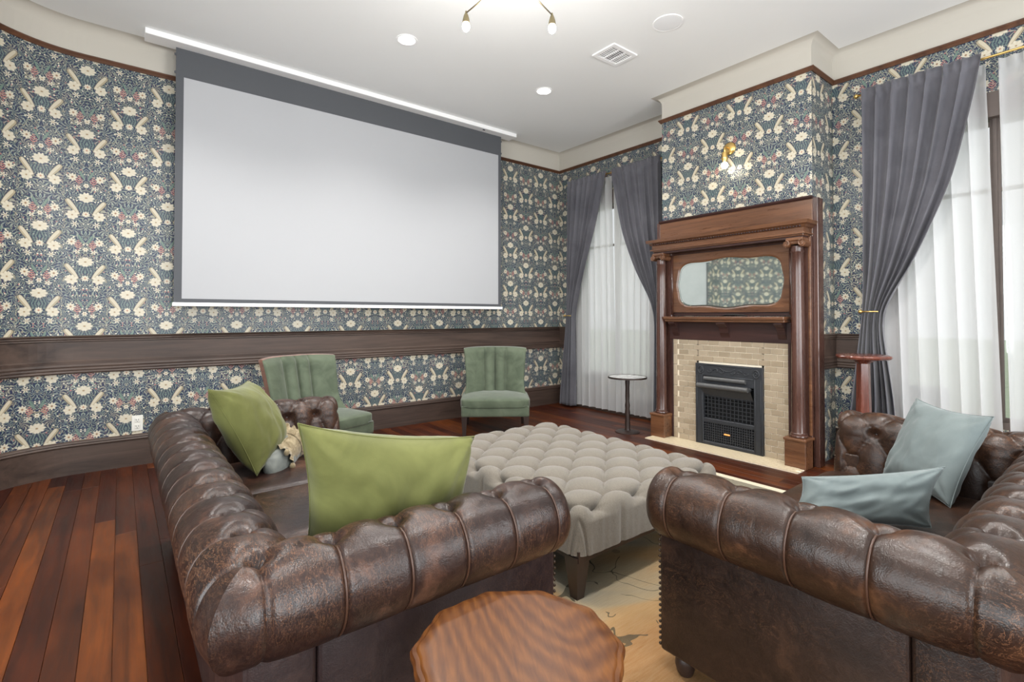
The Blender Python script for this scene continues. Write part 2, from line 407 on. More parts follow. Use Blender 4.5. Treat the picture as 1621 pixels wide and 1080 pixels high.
# ------------------------------------------------------------------ mesh builder
class MB:
    def __init__(s): s.v = []; s.f = []; s.uv = None
    def add(s, vs, fs):
        o = len(s.v); s.v += [tuple(p) for p in vs]; s.f += [tuple(i + o for i in f) for f in fs]; return s
    def box(s, x0, x1, y0, y1, z0, z1):
        vs = [(x, y, z) for z in (z0, z1) for y in (y0, y1) for x in (x0, x1)]
        return s.add(vs, [(0, 2, 3, 1), (4, 5, 7, 6), (0, 1, 5, 4), (2, 6, 7, 3), (0, 4, 6, 2), (1, 3, 7, 5)])
    def bbox(s, x0, x1, y0, y1, z0, z1, bv=.006, seg=2):
        """bevelled box"""
        bm = bmesh.new(); bmesh.ops.create_cube(bm, size=1)
        for q in bm.verts: q.co = Vector(((x0 + x1) / 2 + q.co.x * (x1 - x0), (y0 + y1) / 2 + q.co.y * (y1 - y0), (z0 + z1) / 2 + q.co.z * (z1 - z0)))
        bmesh.ops.bevel(bm, geom=bm.edges[:], offset=bv, segments=seg, profile=.5, affect='EDGES')
        bm.verts.index_update()
        s.add([q.co[:] for q in bm.verts], [[q.index for q in f.verts] for f in bm.faces]); bm.free(); return s
    def lathe(s, prof, c=(0, 0, 0), n=24, axis='z', sweep=None, rfn=None):
        vs = []
        for i in range(n):
            a = 2 * PI * i / n
            for r, h in prof:
                k = rfn(a, r, h) if rfn else r
                p = (k * math.cos(a), k * math.sin(a), h)
                if axis == 'x': p = (h, k * math.cos(a), k * math.sin(a))
                if axis == 'y': p = (k * math.sin(a), h, k * math.cos(a))
                vs.append((c[0] + p[0], c[1] + p[1], c[2] + p[2]))
        m = len(prof); fs = []
        for i in range(n):
            j = (i + 1) % n
            for k in range(m - 1): fs.append((i * m + k, j * m + k, j * m + k + 1, i * m + k + 1))
        return s.add(vs, fs)
    def tube(s, pts, r, n=10, caps=True):
        pts = [Vector(p) for p in pts]; vs = []; rs = r if isinstance(r, (list, tuple)) else [r] * len(pts)
        prev = None
        for i, p in enumerate(pts):
            d = (pts[min(i + 1, len(pts) - 1)] - pts[max(i - 1, 0)]).normalized()
            if prev is None:
                a = Vector((0, 0, 1)) if abs(d.z) < .9 else Vector((1, 0, 0)); e1 = d.cross(a).normalized()
            else: e1 = (prev - d * prev.dot(d)).normalized()
            prev = e1; e2 = d.cross(e1)
            for k in range(n):
                t = 2 * PI * k / n; vs.append(p + (e1 * math.cos(t) + e2 * math.sin(t)) * rs[i])
        fs = []
        for i in range(len(pts) - 1):
            for k in range(n): fs.append((i * n + k, i * n + (k + 1) % n, (i + 1) * n + (k + 1) % n, (i + 1) * n + k))
        if caps: fs += [tuple(range(n))[::-1], tuple(range((len(pts) - 1) * n, len(pts) * n))]
        return s.add(vs, fs)
    def grid(s, fn, nu, nv, closed_u=False):
        vs = [fn(i / (nu if closed_u else nu - 1), j / (nv - 1)) for i in range(nu) for j in range(nv)]
        fs = []
        for i in range(nu if closed_u else nu - 1):
            i2 = (i + 1) % nu
            for j in range(nv - 1): fs.append((i * nv + j, i2 * nv + j, i2 * nv + j + 1, i * nv + j + 1))
        return s.add(vs, fs)
    def prism(s, pts, fn0, fn1):
        """outline pts extruded between two placing functions"""
        n = len(pts); vs = [fn0(p) for p in pts] + [fn1(p) for p in pts]
        return s.add(vs, [tuple(range(n))[::-1], tuple(range(n, 2 * n))] + [(i, (i + 1) % n, n + (i + 1) % n, n + i) for i in range(n)])
    def sphere(s, c, r, nu=14, nv=9, sc_=(1, 1, 1)):
        prof = [(max(1e-4, math.sin(PI * k / (nv - 1))), -math.cos(PI * k / (nv - 1))) for k in range(nv)]
        return s.add([(c[0] + math.cos(2 * PI * i / nu) * p * r * sc_[0], c[1] + math.sin(2 * PI * i / nu) * p * r * sc_[1], c[2] + h * r * sc_[2]) for i in range(nu) for p, h in prof],
                     [(i * nv + k, ((i + 1) % nu) * nv + k, ((i + 1) % nu) * nv + k + 1, i * nv + k + 1) for i in range(nu) for k in range(nv - 1)])
    def mesh(s, name, smooth=False, angle=None):
        me = bpy.data.meshes.new(name); me.from_pydata(s.v, [], s.f)
        bm = bmesh.new(); bm.from_mesh(me)
        bmesh.ops.remove_doubles(bm, verts=bm.verts, dist=1e-5)
        bmesh.ops.recalc_face_normals(bm, faces=bm.faces); bm.to_mesh(me); bm.free()
        if smooth:
            for p in me.polygons: p.use_smooth = True
            if angle: me.set_sharp_from_angle(angle=math.radians(angle))
        return me

def wmat(o):
    b_ = Matrix.LocRotScale(o.location, o.rotation_euler, None)
    return wmat(o.parent) @ o.matrix_parent_inverse @ b_ if o.parent else b_
def link(o, parent=None, local=False):
    COL.objects.link(o)
    if parent is not None:
        o.parent = parent
        if not local:
            o.matrix_parent_inverse = wmat(parent).inverted()
    return o
def obj(name, mb, mat, parent=None, smooth=False, angle=None, local=False):
    """mb in world coordinates unless local (then in its parent's frame)"""
    me = mb if isinstance(mb, bpy.types.Mesh) else mb.mesh(name, smooth, angle)
    if not me.materials: me.materials.append(MAT[mat] if isinstance(mat, str) else mat)
    return link(bpy.data.objects.new(name, me), parent, local)
def tag(o, label, cat, group=None):
    o['label'] = label; o['category'] = cat
    if group: o['group'] = group
    return o
def thing(name, label, cat, loc=(0, 0, 0), rz=0, group=None):
    e = bpy.data.objects.new(name, None); e.empty_display_size = .1
    e.location = loc; e.rotation_euler = (0, 0, rz); COL.objects.link(e)
    return tag(e, label, cat, group)
def struct(name, mb, mat, label=None, parent=None, smooth=False, angle=None):
    o = obj(name, mb, mat, parent, smooth, angle); o['kind'] = 'structure'
    if label: o['label'] = label
    return o
def lerp(a, b, t): return a + (b - a) * t
def keyed(keys, z):
    """piecewise smooth interpolation, keys sorted descending in z"""
    if z >= keys[0][0]: return keys[0][1]
    for (z0, a), (z1, b_) in zip(keys, keys[1:]):
        if z >= z1:
            t = (z0 - z) / (z0 - z1); return lerp(a, b_, t)
    return keys[-1][1]
def keyed_smooth(keys, z):
    h = .11; return sum(keyed(keys, z + q * h) * w_ for q, w_ in ((-2, .1), (-1, .2), (0, .4), (1, .2), (2, .1)))

# ================================================================== ROOM
XR, YB, ZC, XC = 5.20, 5.46, 3.73, 4.731
CY0, CY1 = 1.785, 3.315          # chimney breast
ZP = 3.455                       # picture rail
ARC_X, ARC_R = -.25, .70
arc = [(ARC_X - ARC_R * math.sin(a), YB - ARC_R * (1 - math.cos(a))) for a in [math.radians(45) * k / 10 for k in range(11)]]
XL = -2.6; dgx = arc[-1][0] - XL
PL = (XL, arc[-1][1] - dgx)
YR = -2.4
WINS = [(.70, .575), (4.40, .575)]; WZ0, WZ1 = .50, 2.81

def wall_mesh(name, pts, u_of, v0, z0, z1, holes=(), zsplit=ZP):
    """vertical wall along a polyline; wallpaper below zsplit, plaster above. UV = metres from a flower of the print"""
    me = bpy.data.meshes.new(name); vs = []; fs = []; mi = []; uvs = []
    def quad(p, q, ua, ub, za, zb, m):
        i = len(vs); vs.extend([(p[0], p[1], za), (q[0], q[1], za), (q[0], q[1], zb), (p[0], p[1], zb)])
        fs.append((i, i + 1, i + 2, i + 3)); mi.append(m)
        uvs.extend([(ua, v0 - za), (ub, v0 - za), (ub, v0 - zb), (ua, v0 - zb)])
    acc = 0
    for p, q in zip(pts, pts[1:]):
        L = math.dist(p, q)
        cuts = sorted({0.0, L} | {c for h in holes for c in h[:2]})
        zc = sorted({z0, z1, zsplit} | {c for h in holes for c in h[2:]})
        for a, b_ in zip(cuts, cuts[1:]):
            for za, zb in zip(zc, zc[1:]):
                if any(h[0] - 1e-6 <= a and b_ <= h[1] + 1e-6 and h[2] - 1e-6 <= za and zb <= h[3] + 1e-6 for h in holes): continue
                pa = (lerp(p[0], q[0], a / L), lerp(p[1], q[1], a / L)); pb = (lerp(p[0], q[0], b_ / L), lerp(p[1], q[1], b_ / L))
                quad(pa, pb, u_of(acc + a), u_of(acc + b_), za, zb, 0 if zb <= zsplit + 1e-6 else 1)
        acc += L
    me.from_pydata(vs, [], fs); me.materials.append(MAT['wallpaper']); me.materials.append(MAT['plaster'])
    for p_, m in zip(me.polygons, mi): p_.material_index = m
    ul = me.uv_layers.new(name='UVMap')
    for k, c in enumerate(uvs): ul.data[k].uv = c
    o = bpy.data.objects.new(name, me); COL.objects.link(o); o['kind'] = 'structure'
    return o
def wholes(y0, y1):
    return [(c - hw - y0, c + hw - y0, WZ0, WZ1) for c, hw in WINS if y0 < c < y1]
w1 = wall_mesh('wall_right_near', [(XR, YR), (XR, CY0)], lambda s: YR + s - 1.221, 3.451, 0, ZC, wholes(YR, CY0)); w1['label'] = 'wallpapered wall with tall window beside the chimney breast'
w2 = wall_mesh('wall_chimney_side', [(XR, CY0), (XC, CY0)], lambda s: s - .33, 3.42, 0, ZC); w2['label'] = 'narrow papered return of the chimney breast'
w3 = wall_mesh('wall_chimney', [(XC, CY0), (XC, CY1)], lambda s: CY0 + s - 2.432, 3.423, 0, ZC); w3['label'] = 'papered chimney breast above the mantel'
w4 = wall_mesh('wall_chimney_far_side', [(XC, CY1), (XR, CY1)], lambda s: s - .1, 3.42, 0, ZC); w4['label'] = 'far papered return of the chimney breast'
w5 = wall_mesh('wall_right_far', [(XR, CY1), (XR, YB)], lambda s: CY1 + s - 4.776, 3.36, 0, ZC, wholes(CY1, YB)); w5['label'] = 'papered wall strip with window in the far corner'
w6 = wall_mesh('wall_back', [(XR, YB)] + arc + [PL], lambda s: (XR - s) + .235, 2.818, 0, ZC); w6['label'] = 'bird and flower papered wall behind the projection screen'
w7 = wall_mesh('wall_left', [PL, (XL, YR)], lambda s: s, 2.8, 0, ZC, zsplit=.3); w7['label'] = 'unseen wall beside the camera, plain plaster added to bounce light'  # both unseen walls get pale plaster to bounce light into the room
w8 = wall_mesh('wall_rear', [(XL, YR), (XR, YR)], lambda s: s, 2.8, 0, ZC, zsplit=.3); w8['label'] = 'unseen wall behind the camera, plain plaster added to bounce light'

ROOM = [(XR, YR), (XR, CY0), (XC, CY0), (XC, CY1), (XR, CY1), (XR, YB)] + arc + [PL, (XL, YR)]
def mitre(path, closed):
    n = len(path); out = []
    for i in range(n):
        def nrm(a, b_):
            d = Vector((b_[0] - a[0], b_[1] - a[1])).normalized(); return Vector((-d.y, d.x))
        ns = []
        if closed or i > 0: ns.append(nrm(path[i - 1], path[i]))
        if closed or i < n - 1: ns.append(nrm(path[i], path[(i + 1) % n]))
        if len(ns) == 1: out.append(ns[0])
        else: out.append((ns[0] + ns[1]) / (1 + ns[0].dot(ns[1])))
    return out
def sweep(path, prof, closed=False, mit=None, caps=True):
    """profile [(inward offset, z)] swept along the wall line with mitred corners"""
    mit = mit or mitre(path, closed); mb = MB(); n = len(path); m = len(prof)
    vs = [(p[0] + k[0] * d, p[1] + k[1] * d, z) for p, k in zip(path, mit) for d, z in prof]
    fs = []
    for i in range(n if closed else n - 1):
        j = (i + 1) % n
        for k in range(m - 1): fs.append((i * m + k, j * m + k, j * m + k + 1, i * m + k + 1))
    if caps and not closed: fs += [tuple(range(m)), tuple(range((n - 1) * m, n * m))[::-1]]
    return mb.add(vs, fs)

# ceiling with a soft plaster cove along the walls
cmit = mitre(ROOM, True); RC = .085
cov = [(.0, ZC - RC)] + [(RC * (1 - math.cos(a)), ZC - RC + RC * math.sin(a)) for a in [PI / 2 * k / 8 for k in range(1, 9)]]
struct('trim_cove', sweep(ROOM, cov, True, cmit), 'plaster', 'soft plaster cove between walls and ceiling', smooth=True, angle=50)
cmb = MB()
inner = [(p[0] + k[0] * RC, p[1] + k[1] * RC, ZC) for p, k in zip(ROOM, cmit)]
cmb.add(inner, [tuple(range(len(inner)))])
ceil = struct('ceiling', cmb, 'ceiling', 'smooth off-white plaster ceiling', smooth=True, angle=50)

# floor boards run away from the camera towards the screen wall
fl = struct('floor', MB().box(XL, XR + .12, YR, YB + .1, -.08, -.007), 'floor_base', 'reddish heart pine plank floor')
pw = .102; cache = {}
rp = random.Random(3)
xcol = -1.95; 
while xcol < XR + .05:
    y = -.3 - rp.random() * 1.6
    if xcol < -.5: y = max(y, .6)
    while y < YB:
        L = round(rp.choice((1.2, 1.7, 2.2, 2.8, 3.3)), 2)
        y1 = min(y + L, YB); Lr = round(y1 - y, 2)
        if Lr > .05:
            if Lr not in cache:
                cache[Lr] = MB().bbox(-pw / 2 + .0009, pw / 2 - .0009, .001, Lr - .001, -.007, 0, .0012, 1).mesh('plank')
                cache[Lr].materials.append(MAT['plank'])
            o = bpy.data.objects.new('plank', cache[Lr]); o.location = (xcol + pw / 2, y, 0); COL.objects.link(o); o.parent = fl
        y = y1
    xcol += pw

# trims
backline = [(XR, YB)] + arc + [PL]
def clipped(path): return path
pic = [(0, ZP - .012), (.012, ZP - .014), (.022, ZP + .002), (.03, ZP + .012), (.03, ZP + .02), (.024, ZP + .026), (0, ZP + .028)]
struct('trim_picture_rail', sweep(ROOM, pic, True, cmit), 'picture_rail', 'narrow brown picture rail below the ceiling band')
base = [(0, 0), (.022, 0), (.022, .222), (.026, .224), (.032, .234), (.026, .246), (.030, .252), (.024, .264), (.010, .270), (0, .270)]
rail = [(0, .825), (.028, .825), (.034, .835), (.028, .848), (.032, .858), (.027, .872), (.031, .884), (.026, .90), (.028, .925), (.018, .935), (.018, 1.085), (.026, 1.09), (.022, 1.10), (.030, 1.108), (.024, 1.118), (.032, 1.128), (.018, 1.137), (0, 1.137)]
def seg(name, path, prof, mat, label):
    # mitre directions follow the room corner where the strip ends in a corner
    mt = []
    for i, p in enumerate(path):
        hit = [k for q, k in zip(ROOM, cmit) if math.dist(p, q) < 1e-4]
        mt.append(hit[0] if hit else mitre(path, False)[i])
    return struct(name, sweep(path, prof, False, mt), mat, label)
seg('baseboard_back', backline, base, 'trim_dark', 'tall dark baseboard under the screen wall')
seg('baseboard_right_far', [(XR, CY1), (XR, YB)], base, 'trim_dark_y', 'dark baseboard under the far window')
seg('baseboard_right_near', [(XR, YR), (XR, CY0)], base, 'trim_dark_y', 'dark baseboard under the near window')
seg('trim_chair_rail_back', backline, rail, 'trim_dark', 'wide dark chair rail across the screen wall')
seg('trim_chair_rail_corner', [(XR, 4.40 + .70), (XR, YB)], rail, 'trim_dark_y', 'short chair rail in the far corner behind the drape')
seg('trim_chair_rail_near', [(XR, .70 + .70), (XR, CY0), (XC + .05, CY0)], rail, 'trim_dark_y', 'short chair rail beside the mantel')
seg('trim_chair_rail_far', [(XC, CY1), (XR, CY1), (XR, 4.40 - .70)], rail, 'trim_dark_y', 'short chair rail between mantel and far window')

# windows in the fireplace wall
def window(n, yc, label):
    hw = .575; d = .14
    f = MB()
    f.box(XR - .02, XR + d, yc - hw - .10, yc - hw, WZ0, WZ1); f.box(XR - .02, XR + d, yc + hw, yc + hw + .10, WZ0, WZ1)
    f.box(XR - .022, XR + d, yc - hw - .13, yc + hw + .13, WZ1, WZ1 + .19); f.box(XR - .012, XR + d, yc - hw - .12, yc + hw + .12, WZ0 - .05, WZ0)
    o = struct('window_%d' % n, f, 'window_wood', label)
    m = MB().box(XR + .04, XR + .10, yc - .012, yc + .012, WZ0, WZ1)
    obj('mullion', m, 'window_wood', o)
    for s in (-1, 1):
        ya, yb = (yc - hw, yc - .012) if s < 0 else (yc + .012, yc + hw)
        sh = MB()
        for a, b_ in ((ya, ya + .018), (yb - .018, yb)): sh.box(XR + .05, XR + .085, a, b_, WZ0, WZ1)
        for za in (WZ0, 2.25, WZ1 - .05): sh.box(XR + .05, XR + .085, ya + .018, yb - .018, za, za + .028)
        obj('sash', sh, 'window_wood', o)
        for za, zb in ((WZ0 + .04, 2.255), (2.29, WZ1 - .04)):
            obj('pane', MB().box(XR + .065, XR + .069, ya + .016, yb - .016, za, zb), 'glass', o)
    return o
window(1, .70, 'tall sash window behind the near sheer curtains')
window(2, 4.40, 'tall sash window behind the far sheer curtains')
# window frames added out of view around the fill lights
for k, (p, ax) in enumerate((((.6, YR), 'x'), ((3.2, YR), 'x'), ((XL, -.9), 'y'), ((XL, 1.3), 'y'))):
    f = MB()
    for s in (-1, 1):
        if ax == 'x': f.box(p[0] + s * .72 - .06, p[0] + s * .72 + .06, YR, YR + .04, .4, 3.1)
        else: f.box(XL, XL + .04, p[1] + s * .72 - .06, p[1] + s * .72 + .06, .4, 3.1)
    for z in (.4, 3.04):
        if ax == 'x': f.box(p[0] - .78, p[0] + .78, YR, YR + .04, z, z + .08)
        else: f.box(XL, XL + .04, p[1] - .78, p[1] + .78, z, z + .08)
    o = struct('window_%d' % (k + 3), f, 'window_wood', 'added window out of view around a fill light')
    obj('pane', MB().box(p[0] - .66, p[0] + .66, YR + .004, YR + .010, .48, 3.04) if ax == 'x' else MB().box(XL + .004, XL + .010, p[1] - .66, p[1] + .66, .48, 3.04), 'glass', o)

# porch and lawn outside
struct('porch_ceiling', MB().box(XR + .2, 8.35, -4, 9, 3.62, 3.70), 'porch_paint', 'pale green porch ceiling outside the windows')
struct('porch_floor', MB().box(XR + .2, 8.5, -4, 9, -.45, -.30), 'porch_boards', 'grey porch floor outside the windows')
struct('lawn', MB().box(8.5, 60, -50, 60, -.9, -.8), 'lawn', 'lawn outside beyond the porch')
oc = thing('porch_chair', 'dark grey chair out on the porch, seen faintly through the near sheer', 'chair', (6.5, 1.45, -.30))
obj('backrest', MB().bbox(6.46, 6.50, 1.22, 1.68, .35, .86 - .30 + .02, .02), 'outdoor_plastic', oc)
obj('seat', MB().bbox(6.46, 6.90, 1.22, 1.68, .10, .14, .015), 'outdoor_plastic', oc)
for a, b_ in ((6.48, 1.25), (6.48, 1.65), (6.87, 1.25), (6.87, 1.65)): obj('leg', MB().box(a - .02, a + .02, b_ - .02, b_ + .02, -.30, .12), 'outdoor_plastic', oc)

# ================================================================== CURTAINS
def drape(name, label, A, B, zt, zb, xb, folds, amp, mat, group=None, parent=None, head=True, ampk=None, seed=0, thick=.003):
    """hanging cloth between edge curves A(z), B(z); folds in depth"""
    rr_ = random.Random(seed); ph = [rr_.uniform(-.5, .5) for _ in range(folds + 2)]
    def fn(s, t):
        z = lerp(zt, zb, t)
        ya, yb = keyed_smooth(A, z), keyed_smooth(B, z)
        k = s * folds; i = int(min(k, folds - 1e-6)); fph = lerp(ph[i], ph[i + 1], k - i)
        a = amp * (keyed(ampk, z) if ampk else 1.0)
        w0 = math.sin(2 * PI * k + fph * 2); wv = math.copysign(abs(w0) ** .75, w0) * .75 + .3 * math.sin(2 * PI * k * 1.53 + 1.3 + 2.6 * t + seed)
        hd = math.exp(-((z - (zt - .085)) / .02) ** 2) if head else 0; wv *= 1 - .5 * hd; a *= 1 + .25 * t
        y = lerp(ya, yb, s) + .18 * (yb - ya) / folds * math.cos(2 * PI * k + fph)
        x = xb - a * wv
        if head and z > zt - .07: x = xb + (x - xb) * .55 - .010 * math.sin(2 * PI * k * 3)
        return (x, y, z)
    mb = MB().grid(fn, folds * 16 + 1, 110)
    o = obj(name, mb, mat, parent, smooth=True)
    so = o.modifiers.new('cloth', 'SOLIDIFY'); so.thickness = thick; so.offset = 0
    if label: tag(o, label, 'curtain', group)
    return o
G1 = 'slate grey drapes'; G2 = 'white sheers'
XD = 5.045
drape('drape', 'slate grey drape tied back between the mantel and the near window',
      [(3.27, 1.53), (1.34, 1.505), (.9, 1.56), (.03, 1.66)],
      [(3.27, .75), (2.96, .80), (2.37, .92), (1.95, 1.08), (1.66, 1.20), (1.40, 1.355), (1.33, 1.385), (1.2, 1.375), (.6, 1.30), (.03, 1.27)],
      3.27, .03, XD, 7, .044, 'drape', G1, ampk=[(3.27, .75), (2.4, 1.0), (1.34, 1.1), (.9, 1.1), (.03, 1.2)], seed=1)
drape('drape', 'slate grey drape tied back in the far corner beside the screen wall',
      [(3.23, 5.14), (1.3, 5.12), (.8, 5.17), (.03, 5.25)],
      [(3.23, 4.42), (2.58, 4.59), (1.91, 4.83), (1.39, 4.985), (1.3, 4.995), (1.1, 4.99), (.03, 5.00)],
      3.23, .03, XD, 7, .040, 'drape', G1, ampk=[(3.23, .75), (1.3, 1.1), (.03, 1.2)], seed=2)
drape('drape', 'slate grey drape falling behind the far side of the mantel',
      [(3.23, 3.55), (1.3, 3.53), (.03, 3.45)],
      [(3.23, 4.30), (2.35, 4.11), (1.85, 3.91), (1.45, 3.67), (1.3, 3.64), (.03, 3.66)],
      3.23, .03, XD, 7, .040, 'drape', G1, ampk=[(3.23, .75), (1.3, 1.1), (.03, 1.2)], seed=3)
XS = 5.135
drape('sheer_curtain', 'white sheer on the chimney side of the near window', [(3.2, 1.48), (.04, 1.40)], [(3.2, .75), (.04, .672)], 3.21, .04, XS, 6, .024, 'sheer', G2, seed=4, thick=0)
drape('sheer_curtain', 'white sheer on the nearer half of the near window', [(3.2, .684), (.04, .642)], [(3.2, -.10), (.04, -.10)], 3.22, .04, XS, 6, .024, 'sheer', G2, seed=5, thick=0)
drape('sheer_curtain', 'white sheer on the corner half of the far window', [(3.17, 5.06), (.04, 5.05)], [(3.17, 4.40), (.04, 4.345)], 3.17, .04, XS, 6, .022, 'sheer', G2, seed=6, thick=0)
drape('sheer_curtain', 'white sheer on the mantel half of the far window', [(3.17, 4.375), (.04, 4.325)], [(3.17, 3.70), (.04, 3.76)], 3.17, .04, XS, 6, .022, 'sheer', G2, seed=7, thick=0)
for o in [o for o in COL.objects if o.name.startswith('sheer')]:
    for m in list(o.modifiers): o.modifiers.remove(m)
def rod(z, y0, y1, label):
    r = thing('curtain_rod', label, 'curtain rod', (XD + .045, (y0 + y1) / 2, z), group='brass curtain rods')
    obj('pole', MB().tube([(XD + .045, y0, z), (XD + .045, y1, z)], .009, 12), 'brass', r, True)
    for y in (y0, y1): obj('finial', MB().sphere((XD + .045, y, z), .02), 'brass', r, True)
    for y in (y0 + .05, y1 - .05): obj('bracket', MB().tube([(XD + .045, y, z), (XR, y, z)], .007, 8), 'brass', r, True)
rod(3.235, -.20, 1.56, 'thin brass curtain rod over the near window')
rod(3.195, 3.52, 5.17, 'thin brass curtain rod over the far window')
def holdback(y, z, label):
    h = thing('curtain_holdback', label, 'curtain tieback', (XR, y, z), group='brass curtain holdbacks')
    s = -1
    obj('arm', MB().tube([(XR, y, z), (XD - .05, y, z), (XD - .062, y - .02, z), (XD - .065, y - .13, z)], .006, 10), 'brass', h, True)
    obj('knob', MB().sphere((XD - .062, y, z), .017), 'brass', h, True)
    obj('rosette', MB().lathe([(.0, -.012), (.022, -.01), (.026, 0)], (XR, y, z), 16, 'x'), 'brass', h, True)
holdback(1.515, 1.335, 'brass holdback gripping the drape beside the mantel')
holdback(5.13, 1.30, 'brass holdback gripping the drape in the far corner')

# ================================================================== CEILING FITTINGS
def downlight(x, y, label):
    t = thing('recessed_downlight', label, 'ceiling light', (x, y, ZC), group='recessed downlights')
    obj('trim_ring', MB().lathe([(.072, 0), (.092, 0), (.092, -.004), (.078, -.007), (.072, -.003)], (x, y, ZC), 32), 'white_metal', t, True, 40)
    obj('lens', MB().lathe([(.0001, -.003), (.072, -.003)], (x, y, ZC), 32), 'lamp_disc', t)
    l = bpy.data.lights.new('downlight_glow', 'SPOT'); l.energy = 95; l.spot_size = math.radians(130); l.spot_blend = .8; l.color = (1, .975, .94); l.shadow_soft_size = .07
    o = bpy.data.objects.new('downlight_glow', l); o.location = (x, y, ZC - .02); link(o, t)
downlight(1.959, 3.993, 'lit recessed downlight nearer the left end of the screen')
downlight(3.575, 3.993, 'lit recessed downlight towards the far corner')
for x, y in ((1.959, .9), (3.575, .9), (.3, 3.993), (.3, .9)):  # extra downlights added out of view to lift the room's brightness
    l = bpy.data.lights.new('downlight_glow', 'SPOT'); l.energy = 95; l.spot_size = math.radians(130); l.spot_blend = .8; l.color = (1, .975, .94); l.shadow_soft_size = .07
    t = thing('recessed_downlight', 'added downlight out of view to brighten the room', 'ceiling light', (x, y, ZC), group='added unseen downlights')
    obj('trim_ring', MB().lathe([(.072, 0), (.092, 0), (.092, -.004), (.078, -.007), (.072, -.003)], (x, y, ZC), 32), 'white_metal', t, True, 40)
    obj('lens', MB().lathe([(.0001, -.003), (.072, -.003)], (x, y, ZC), 32), 'lamp_disc', t)
    o = bpy.data.objects.new('downlight_glow', l); o.location = (x, y, ZC - .02); link(o, t)

sp = thing('ceiling_speaker', 'round white flush speaker grille on the ceiling', 'speaker', (3.545, 2.423, ZC))
obj('grille', MB().lathe([(.0001, -.006), (.10, -.006), (.112, -.005), (.115, -.003)], (3.545, 2.423, ZC), 40), 'vent_grey', sp, True, 40)
sp.children[0].data.materials[0] = simple('speaker_white', rgb(236, 237, 238), .8, var=.01)
obj('rim', MB().lathe([(.113, 0), (.122, 0), (.122, -.006), (.113, -.006), (.113, 0)], (3.545, 2.423, ZC), 40), 'white_metal', sp, True, 40)

va, vb, vc, vd = (3.431, 2.896, 3.757, 3.159)   # x0,y0,x1,y1
vt = thing('air_vent', 'square white ceiling air register with slatted louvres', 'air vent', ((va + vc) / 2, (vb + vd) / 2, ZC))
fr = MB()
for a in ((va, vc, vb, vb + .035), (va, vc, vd - .035, vd), (va, va + .035, vb + .035, vd - .035), (vc - .035, vc, vb + .035, vd - .035)): fr.box(a[0], a[1], a[2], a[3], ZC - .012, ZC)
obj('frame', fr, 'white_metal', vt)
obj('duct', MB().box(va + .036, vc - .036, vb + .036, vd - .036, ZC - .003, ZC - .001), 'dark_slot', vt)
xs = [va + .035 + (vc - va - .07) * k / 3 for k in range(4)]
for k in (1, 2): obj('divider', MB().box(xs[k] - .006, xs[k] + .006, vb + .036, vd - .036, ZC - .011, ZC - .002), 'white_metal', vt)
for k in range(3):
    n = 9
    for i in range(n):
        yy = vb + .038 + (vd - vb - .076) * (i + .5) / n
        o_ = .004 if k != 1 else .0
        obj('slat', MB().box(xs[k] + .006, xs[k + 1] - .006, yy - .0035 - o_ * .6, yy + .0035 + o_ * .6, ZC - .008, ZC - .006), 'white_metal', vt)

# chandelier: four slim arms, only two bulbs hang into the frame
hx, hy, hz = 1.735, 2.20, 3.24
ch = thing('chandelier', 'slim brass chandelier with bare round bulbs on thin arms', 'chandelier', (hx, hy, ZC))
obj('canopy', MB().lathe([(.0001, -.03), (.05, -.028), (.062, 0)], (hx, hy, ZC), 24), 'aged_brass', ch, True)
obj('stem', MB().tube([(hx, hy, ZC - .02), (hx, hy, hz)], .008), 'aged_brass', ch, True)
obj('hub', MB().sphere((hx, hy, hz), .035), 'aged_brass', ch, True)
def cbulb(bx, by, bz):
    obj('arm', MB().tube([(hx, hy, hz), (bx, by, bz + .085)], .0042, 8), 'aged_brass', ch, True)
    obj('socket', MB().lathe([(.004, .098), (.007, .085), (.014, .07), (.021, .045), (.0235, .022), (.021, .021), (.0001, .03)], (bx, by, bz), 18), 'aged_brass', ch, True, 60)
    obj('bulb', MB().lathe([(.0001, -.030), (.012, -.027), (.021, -.016), (.0245, 0), (.021, .016), (.015, .028)], (bx, by, bz), 18), 'bulb', ch, True)
BUL = [(1.674, 2.594, 3.10), (2.109, 2.278, 3.10)]
BUL += [(2 * hx - BUL[0][0], 2 * hy - BUL[0][1], 3.10), (2 * hx - BUL[1][0], 2 * hy - BUL[1][1], 3.10)]
for p in BUL:
    cbulb(*p)
    l = bpy.data.lights.new('bulb_glow', 'POINT'); l.energy = 11; l.color = (1, .97, .93); l.shadow_soft_size = .03
    o = bpy.data.objects.new('bulb_glow', l); o.location = (p[0], p[1], p[2] - .05); link(o, ch)

# ================================================================== PROJECTION SCREEN
ps = thing('projection_screen', 'large pulled-down white projection screen with black masking', 'projector screen', (2.15, 5.27, ZC))
obj('housing', MB().bbox(.14, 4.14, 5.17, 5.34, ZC - .048, ZC + .0, .003, 1), 'white_metal', ps)
obj('end_slot', MB().tube([(3.62, 5.21, ZC - .048), (3.65, 5.21, ZC - .048)], .008, 10), 'dark_slot', ps)
sy = 5.285
obj('masking', MB().box(.365, 3.965, sy - .0012, sy + .0012, 1.405, ZC - .04), 'screen_black', ps)
obj('screen_surface', MB().box(.425, 3.918, sy - .0028, sy - .0012, 1.452, 3.428), 'screen_white', ps)
obj('weight_bar', MB().bbox(.355, 3.985, sy - .012, sy + .012, 1.385, 1.418, .004, 2), 'white_metal', ps)
for k in range(14):
    z = 3.62 - k * .16
    for x in (.362, 3.968): obj('tab', MB().bbox(x - .008, x + .008, sy - .004, sy + .004, z - .012, z + .012, .003, 1), 'screen_black', ps)

